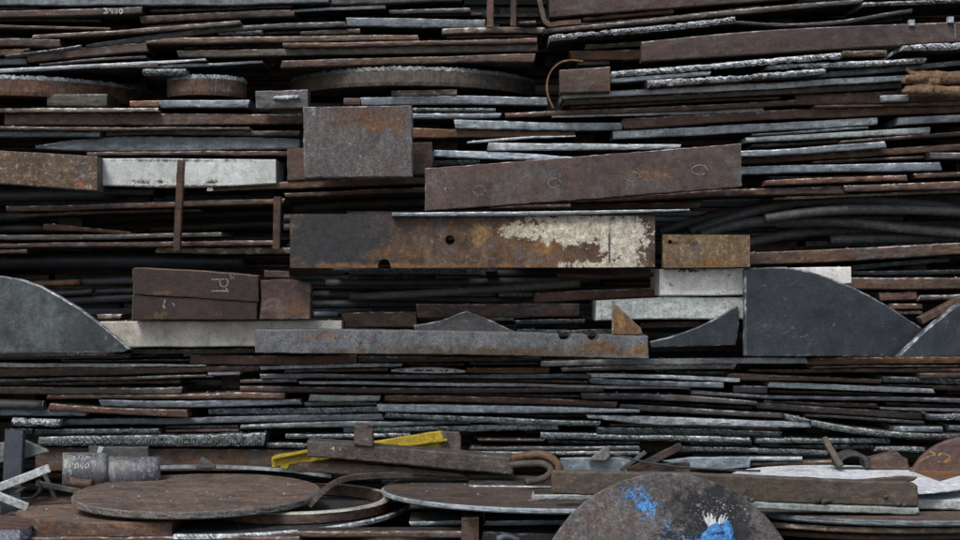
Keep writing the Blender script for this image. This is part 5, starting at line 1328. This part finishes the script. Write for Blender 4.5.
# two short drums
def drum(label, x0, x1, yc0, yc1, r0, r1, Y, mat, tint=None):
    a, b = W(x0, yc0, Y), W(x1, yc1, Y + 0.05)
    n = 9
    P = [a.lerp(b, i / (n - 1)) for i in range(n)]
    rr = np.linspace(r0, r1, n) * (CAMD + Y) / FPX
    v, fcs = sweep(P, rr, 32, wob=0.004)
    o = link('drum', v, fcs, [M[mat]], smooth=True)
    for p in o.data.polygons:
        if len(p.vertices) > 4:
            p.use_smooth = False
    if tint:
        o.color = (*tint, 1)
    return tag(o, label, 'drum')
dr = drum('grey metal drum with white handwriting behind the round rusty disc', 62.5, 107, 471, 469.5, 18.5, 17, -0.36, 'drum_skin')
drum('second shiny grey drum right of the lettered one', 108.5, 160, 472.5, 470, 16, 13.5, -0.34, 'drum_skin', tint=(0.95, 0.9, 0.95))
def on_drum(lines):
    out_v, out_f = [], []
    a, b = W(62.5, 471, -0.36), W(107, 469.5, -0.31)
    for ln in lines:
        pts = []
        for (x, y) in ln:
            t = (x - 62.5) / 44.5
            c = a.lerp(b, t)
            r = (18.5 + (17 - 18.5) * t) * 5.64 / FPX + 0.0012
            dz = max(-0.97 * r, min(0.97 * r, CAMZ - (y - 270) / FPX * (5.62) - c.z))
            pts.append(Vector((c.x, c.y - math.sqrt(max(1e-8, r * r - dz * dz)) * 1.045 - 0.001, c.z + dz)))
        for p, q in zip(pts, pts[1:]):
            t = (q - p)
            if t.length < 1e-5:
                continue
            t.normalize()
            nrm = Vector((-t.z, 0, t.x)) * 0.0019
            k = len(out_v)
            out_v.extend([tuple(p - nrm), tuple(q - nrm), tuple(q + nrm), tuple(p + nrm)])
            out_f.append((k, k+1, k+2, k+3))
    return out_v, out_f
v, fcs = on_drum(writing('8P060', 69, 461.5, 4.0, 5.2, 1.2, 0.25) + writing('9/4P', 76, 456.0, 2.8, 3.4, 1.3, 0.2))
link('handwriting', v, fcs, [M['chalk']], parent=dr)
flatbar('tab', 'tab', 'white', (99, 455), (101, 447), 5, 0.01, -0.2, -0.2, 'small white tab sticking up behind the drums')
pipe('pipe', 'pipe', 'rust', [(70, 481), (80, 483), (92, 484)], 4.5, -0.47, 'rusty pipe elbow in front of the lettered drum', n=12, tint=(1.1, 1.05, 1.05))
poly('steel_plate', 'steel plate', 'grey', [(88, 446.5), (148, 447), (149, 457.5), (90, 458)], -0.165, 0.02, 'grey plate behind the two drums')
poly('small_wedge', 'wedge', 'grey', [(196, 466), (200, 460), (202, 457), (206, 459.5), (215, 465.5), (215, 468.5), (196, 468.5)], -0.18, 0.02, 'tiny grey wedge on the curved strip behind the round disc')

# weathered beam, stub, yellow channel
def ybar():
    root = bpy.data.objects.new('yellow_channel', None)
    COL.objects.link(root)
    root.location = W(360, 460, -0.24)
    bpy.context.view_layer.update()
    poly('web', '', 'yellow_paint', [(271, 459), (274, 455.5), (308, 449.5), (372, 441.5), (440, 431), (459, 432), (461, 438), (461, 455), (440, 454), (372, 452), (308, 463), (290, 465), (288, 469.5), (281, 469.5), (280, 466), (272, 468.5)], -0.24, 0.02, '', parent=root)
    flatbar('lip', '', 'yellow_paint', (380, 449), (447, 440), 2.2, 0.02, -0.262, -0.262, '', parent=root)
    flatbar('lip', '', 'yellow_paint', (272, 458.5), (308, 451.5), 2.6, 0.02, -0.262, -0.262, '', parent=root)
    tag(root, 'bright yellow painted channel poking out behind the weathered beam', 'channel')
ybar()
wb = poly('weathered_beam', 'beam', 'weathered', [(307, 441), (350, 443.5), (372, 446), (440, 451.5), (480, 455), (511, 457.5), (514, 466), (513, 475.5), (498, 474), (440, 468.5), (370, 462), (307, 457)], -0.4, 0.1, 'weathered grey-brown beam lying across the lower centre', bev=0.006)
poly('stub', '', 'weathered', [(354, 427), (357, 425.5), (367, 425.5), (369.5, 429), (373, 430), (373, 447), (354, 445)], -0.412, 0.06, '', parent=wb, tint=(0.9, 0.85, 0.82))
poly('steel_bar', 'steel bar', 'weathered', [(297, 464), (330, 462.5), (400, 467), (462, 474), (470, 478), (420, 475.5), (350, 475), (297, 472)], -0.37, 0.06, 'dark brown rounded bar under the weathered beam', tint=(0.7, 0.6, 0.52))
# bent pipes
pipe('bent_pipe', 'pipe', 'rust_orange', [(511, 459), (525, 456), (540, 454.5), (551, 458), (558, 465), (560, 474)], 4.2, [-0.42, -0.4, -0.4, -0.42, -0.44], 'rusty orange pipe bent into a hook right of the weathered beam', tint=(0.75, 0.75, 0.75))
pipe('bent_pipe', 'pipe', 'olive', [(511, 465), (530, 463.5), (545, 464.5), (551, 469.5), (548, 475.5), (538, 480), (526, 482)], 3.6, [-0.46, -0.48, -0.52, -0.56, -0.6], 'grey-brown pipe bent back inside the rusty orange hook', tint=(0.75, 0.72, 0.68))

# pale blue sheets and crossing bars behind the beam
poly('steel_sheet', 'steel sheet', 'steel', [(560, 458.5), (600, 457.5), (632, 458), (628, 474), (560, 474)], -0.3, 0.02, 'pale blue sheet behind the left end of the olive beam', tint=(1.15, 1.2, 1.25))
poly('steel_sheet', 'steel sheet', 'steel', [(663, 461), (690, 457.5), (748, 457), (751, 460), (750, 468), (720, 470), (690, 470)], -0.2, 0.02, 'pale blue sheet with rust spot right of the crossing bars', tint=(1.25, 1.3, 1.35))
B('strip', 'steel_light', 'X', [(750, 457, 461.3), (802, 456.8, 461)], 'pale strip extending right from the blue sheet', f=-0.15, D=0.1, tint=(0.8, 0.85, 0.85))
B('bar', 'rust', 'X', [(752, 463, 466.5), (835, 460, 464.5)], 'brown bar below the pale strip behind the white disc', f=-0.14, D=0.1)
poly('triangle_offcut', 'steel plate', 'grey', [(588, 461), (604, 447.5), (609.5, 446), (610, 457), (606, 461)], -0.33, 0.02, 'pale grey pointed offcut sticking up behind the olive beam', tint=(1.7, 1.7, 1.65))
flatbar('crossing_bar', 'steel bar', 'rust_dark', (630, 472), (682, 446), 7.5, 0.02, -0.44, -0.34, 'dark bar leaning up right, crossing the black wire', tint=(0.8, 0.85, 0.85))
flatbar('crossing_bar', 'steel bar', 'grey', (622, 470), (646, 452), 4, 0.015, -0.4, -0.37, 'thin grey bar leaning beside the dark crossing bar')
pipe('wire', 'wire', 'dark', [(611, 454), (640, 461), (680, 467), (730, 470), (760, 471)], 1.1, [-0.46, -0.5, -0.5, -0.46], 'black wire sagging across the leaning dark bar', n=40)
poly('steel_plate', 'steel plate', 'rust_dark', [(640, 464), (690, 463), (691, 474), (640, 474)], -0.31, 0.02, 'dark plate in shadow under the leaning bars')
flatbar('crossing_bar', 'steel bar', 'olive', (824, 437), (841, 465), 6, 0.02, -0.34, -0.42, 'short bar leaning left above the white disc', tint=(0.75, 0.7, 0.65))
flat_curve('half_ring', 'ring', 'grey', [(838, 468), (841, 460), (849, 455), (858, 454.5), (865, 458), (868, 468)], 0.09, 0.014, -0.38, 'small dark half ring standing on the white disc', tint=(0.5, 0.5, 0.5))
poly('broken_chunk', 'chunk', 'rust', [(868, 468), (870, 459), (885, 455), (898, 452), (903, 457), (908, 459), (910, 470), (880, 470)], -0.36, 0.06, 'broken rusty chunk between the half ring and brown leaning disc', tint=(0.8, 0.8, 0.8))
ndisc = poly('leaning_disc', 'steel disc', 'maroon', [(909, 474)] + [(972 - 63 * math.cos(math.radians(t)), 490 - 53 * math.sin(math.radians(t))) for t in range(24, 160, 6)] + [(1034, 474)], -0.42, 0.03, 'brown leaning disc with a yellow chalk scrawl at right edge', tint=(1.5, 1.45, 1.45))
strokes('chalk_scrawl', 'chalk_yellow', [[(920, 461), (930, 456), (942, 453), (949, 456), (950, 460), (944, 463), (938, 461)], [(930, 452), (940, 455)], [(942, 463), (949, 458)]], -0.4212, ndisc, 1.2, 0.5)

# ------------------------------------------------------------------ what is packed behind: plates nobody can count, seen only as dark slivers in the gaps
def packed():
    V, Fc, S = [], [], []
    def box(x0, x1, y0, y1, z0, z1, s):
        k = len(V)
        V.extend([(x, y, z) for x in (x0, x1) for y in (y0, y1) for z in (z0, z1)])
        for q in ((0, 1, 3, 2), (4, 6, 7, 5), (0, 4, 5, 1), (2, 3, 7, 6), (0, 2, 6, 4), (1, 5, 7, 3)):
            Fc.append(tuple(i + k for i in q)); S.append(s)
    # deep rows
    z = 0.0
    while z < 2.95:
        h = random.uniform(0.009, 0.03)
        x = -3.4 + random.uniform(0, 0.5)
        while x < 3.3:
            L = random.uniform(0.5, 1.8)
            f = (0.17 if (0.76 < z < 1.17 or 2.06 < z < 2.25 or z > 2.48) else 0.34) + random.uniform(0, 0.1)
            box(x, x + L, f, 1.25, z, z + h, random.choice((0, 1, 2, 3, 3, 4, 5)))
            x += L + random.uniform(0.002, 0.03)
        z += h + random.uniform(0.0, 0.006)
    box(-3.5, 3.5, 1.26, 1.4, 0.0, 3.0, 2)  # unseen backing slab, added to keep sky from showing through the gaps
    # plinth under the face of the pile and under the ledge
    z = 0.0
    while z < 0.56:
        h = min(random.uniform(0.03, 0.06), 0.57 - z)
        if h < 0.008:
            break
        x = -3.4
        while x < 3.4:
            L = random.uniform(1.0, 2.2)
            box(x, x + L, -1.02 + random.uniform(0, 0.06), 0.6, z, z + h, random.randrange(3))
            x += L + 0.01
        z += h + 0.002
    # pile goes on unseen above and beside the picture, added to shut light out
    for sgn in (-1, 1):
        z = 0.57
        while z < 3.2:
            h = random.uniform(0.015, 0.05)
            a = 2.14 + random.uniform(0, 0.06); b = 3.3 + random.uniform(-0.3, 0.3)
            box(min(sgn*a, sgn*b), max(sgn*a, sgn*b), -0.08 + random.uniform(-0.05, 0.05), 0.6, z, z + h, random.randrange(3))
            z += h + random.uniform(0.0, 0.012)
    z = 2.79
    while z < 3.2:
        h = random.uniform(0.02, 0.05)
        x = -2.13
        while x < 2.1:
            L = min(random.uniform(0.8, 2.0), 2.13 - x)
            box(x, x + L, -0.1 + random.uniform(-0.05, 0.05), 0.6 if z < 2.93 else 1.4, z, z + h, random.randrange(3))  # highest courses reach back as an added lid against light from above
            x += L + 0.01
        z += h + random.uniform(0.002, 0.012)
    # spacers that carry the face plates
    for lay, y0, y1 in (('M', 0.07, 0.15), ('B', 0.36, 0.55)):
        items = PLACED[lay]
        for (i0, i1, zt, zb, lb, qf, qe) in items:
            n = i1 - i0
            for t in ((0.5,) if n < 60 else (0.22, 0.78)):
                j = i0 + int(n * t)
                z0 = zb[j - i0]
                best = 0.575
                for (k0, k1, qt, qb, l2, *_r) in items:
                    if k0 <= j <= k1 and l2 != lb:
                        q = qt[j - k0]
                        if q <= z0 + 0.002 and q > best:
                            best = q
                if 0.0003 < z0 - best < 0.075:
                    x = j * GX
                    w = min(0.05, n * GX * 0.3)
                    box(x - w, x + w, y0 + random.uniform(0, 0.03), y1, best, z0, 1 + random.randrange(2))
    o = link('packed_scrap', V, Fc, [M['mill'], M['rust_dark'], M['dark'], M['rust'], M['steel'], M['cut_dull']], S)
    tag(o, 'dark scrap plates packed deep inside the pile, glimpsed through gaps, plus added unseen courses', 'scrap metal', kind='stuff')
packed()

def crumbs():
    """flakes of scale and slag that have settled on the ledges between the plates"""
    V, Fc, S = [], [], []
    items = PLACED['M']
    for (i0, i1, zt, zb, lb, qf, qe) in items:
        n = i1 - i0
        for _ in range(max(1, int(n * GX * 14))):
            j = i0 + random.randrange(n)
            z0 = zt[j - i0]
            gap = 9.0
            for (k0, k1, qt, qb, l2, *_r) in items:
                if k0 <= j <= k1 and l2 != lb and qb[j - k0] >= z0 - 0.002:
                    gap = min(gap, qb[j - k0] - z0)
            if gap < 0.006:
                continue
            s = min(random.uniform(0.002, 0.008), gap * 0.8)
            c = Vector((j * GX, qf + 0.012 + random.uniform(0.0, 0.05), z0 - 0.001))
            k = len(V)
            m = 5
            for a in range(m):
                t = 2 * math.pi * (a + random.random() * 0.6) / m
                V.append((c.x + math.cos(t) * s * random.uniform(0.7, 1.9), c.y + math.sin(t) * s, c.z))
            V.append((c.x + random.uniform(-1, 1) * s * 0.5, c.y, c.z + s * random.uniform(0.4, 1.0)))
            for a in range(m):
                Fc.append((k + a, k + (a + 1) % m, k + m)); S.append(random.choice((0, 0, 1, 2)))
    for o_ in [x for x in bpy.data.objects if x.name.split('.')[0] in ('round_plate', 'cut_disc', 'white_disc') and x.location.z < 1.0]:
        # grit on the upper faces of the discs on the ledge
        me = o_.data
        top = max(me.polygons, key=lambda f: f.area if f.normal.z > 0.9 else 0)
        c0, nrm = top.center, top.normal
        R_ = max(v.co.length for v in me.vertices)
        m_ = 26 if o_.name.startswith('white') else 70
        for _ in range(m_):
            t, rr = random.uniform(0, 6.283), R_ * 0.93 * math.sqrt(random.random())
            x, y = math.cos(t) * rr, math.sin(t) * rr
            if y + o_.location.y > -0.16 or not (min(v.co.x for v in me.vertices) + 0.01 < x < max(v.co.x for v in me.vertices) - 0.01):
                continue
            z = -(nrm.x * x + nrm.y * y) / nrm.z
            s = random.uniform(0.002, 0.006)
            k = len(V)
            for a in range(5):
                u = 2 * math.pi * (a + random.random() * 0.6) / 5
                V.append((o_.location.x + x + math.cos(u) * s * random.uniform(0.7, 1.8), o_.location.y + y + math.sin(u) * s, o_.location.z + z - 0.0005))
            V.append((o_.location.x + x, o_.location.y + y, o_.location.z + z + s * random.uniform(0.3, 0.8)))
            for a in range(5):
                Fc.append((k + a, k + (a + 1) % 5, k + 5)); S.append(random.choice((0, 0, 1, 2)))
    o = link('rust_flakes', V, Fc, [M['rust'], M['tan'], M['steel_light']], S)
    tag(o, 'loose flakes of rust and slag lying on the plate edges', 'rust flakes', kind='stuff')
crumbs()
for w in WARN:
    print('SQUEEZED', w)
print('objects', len(bpy.data.objects), 'tris', sum(len(o.data.polygons) * 2 for o in bpy.data.objects if o.type == 'MESH'))
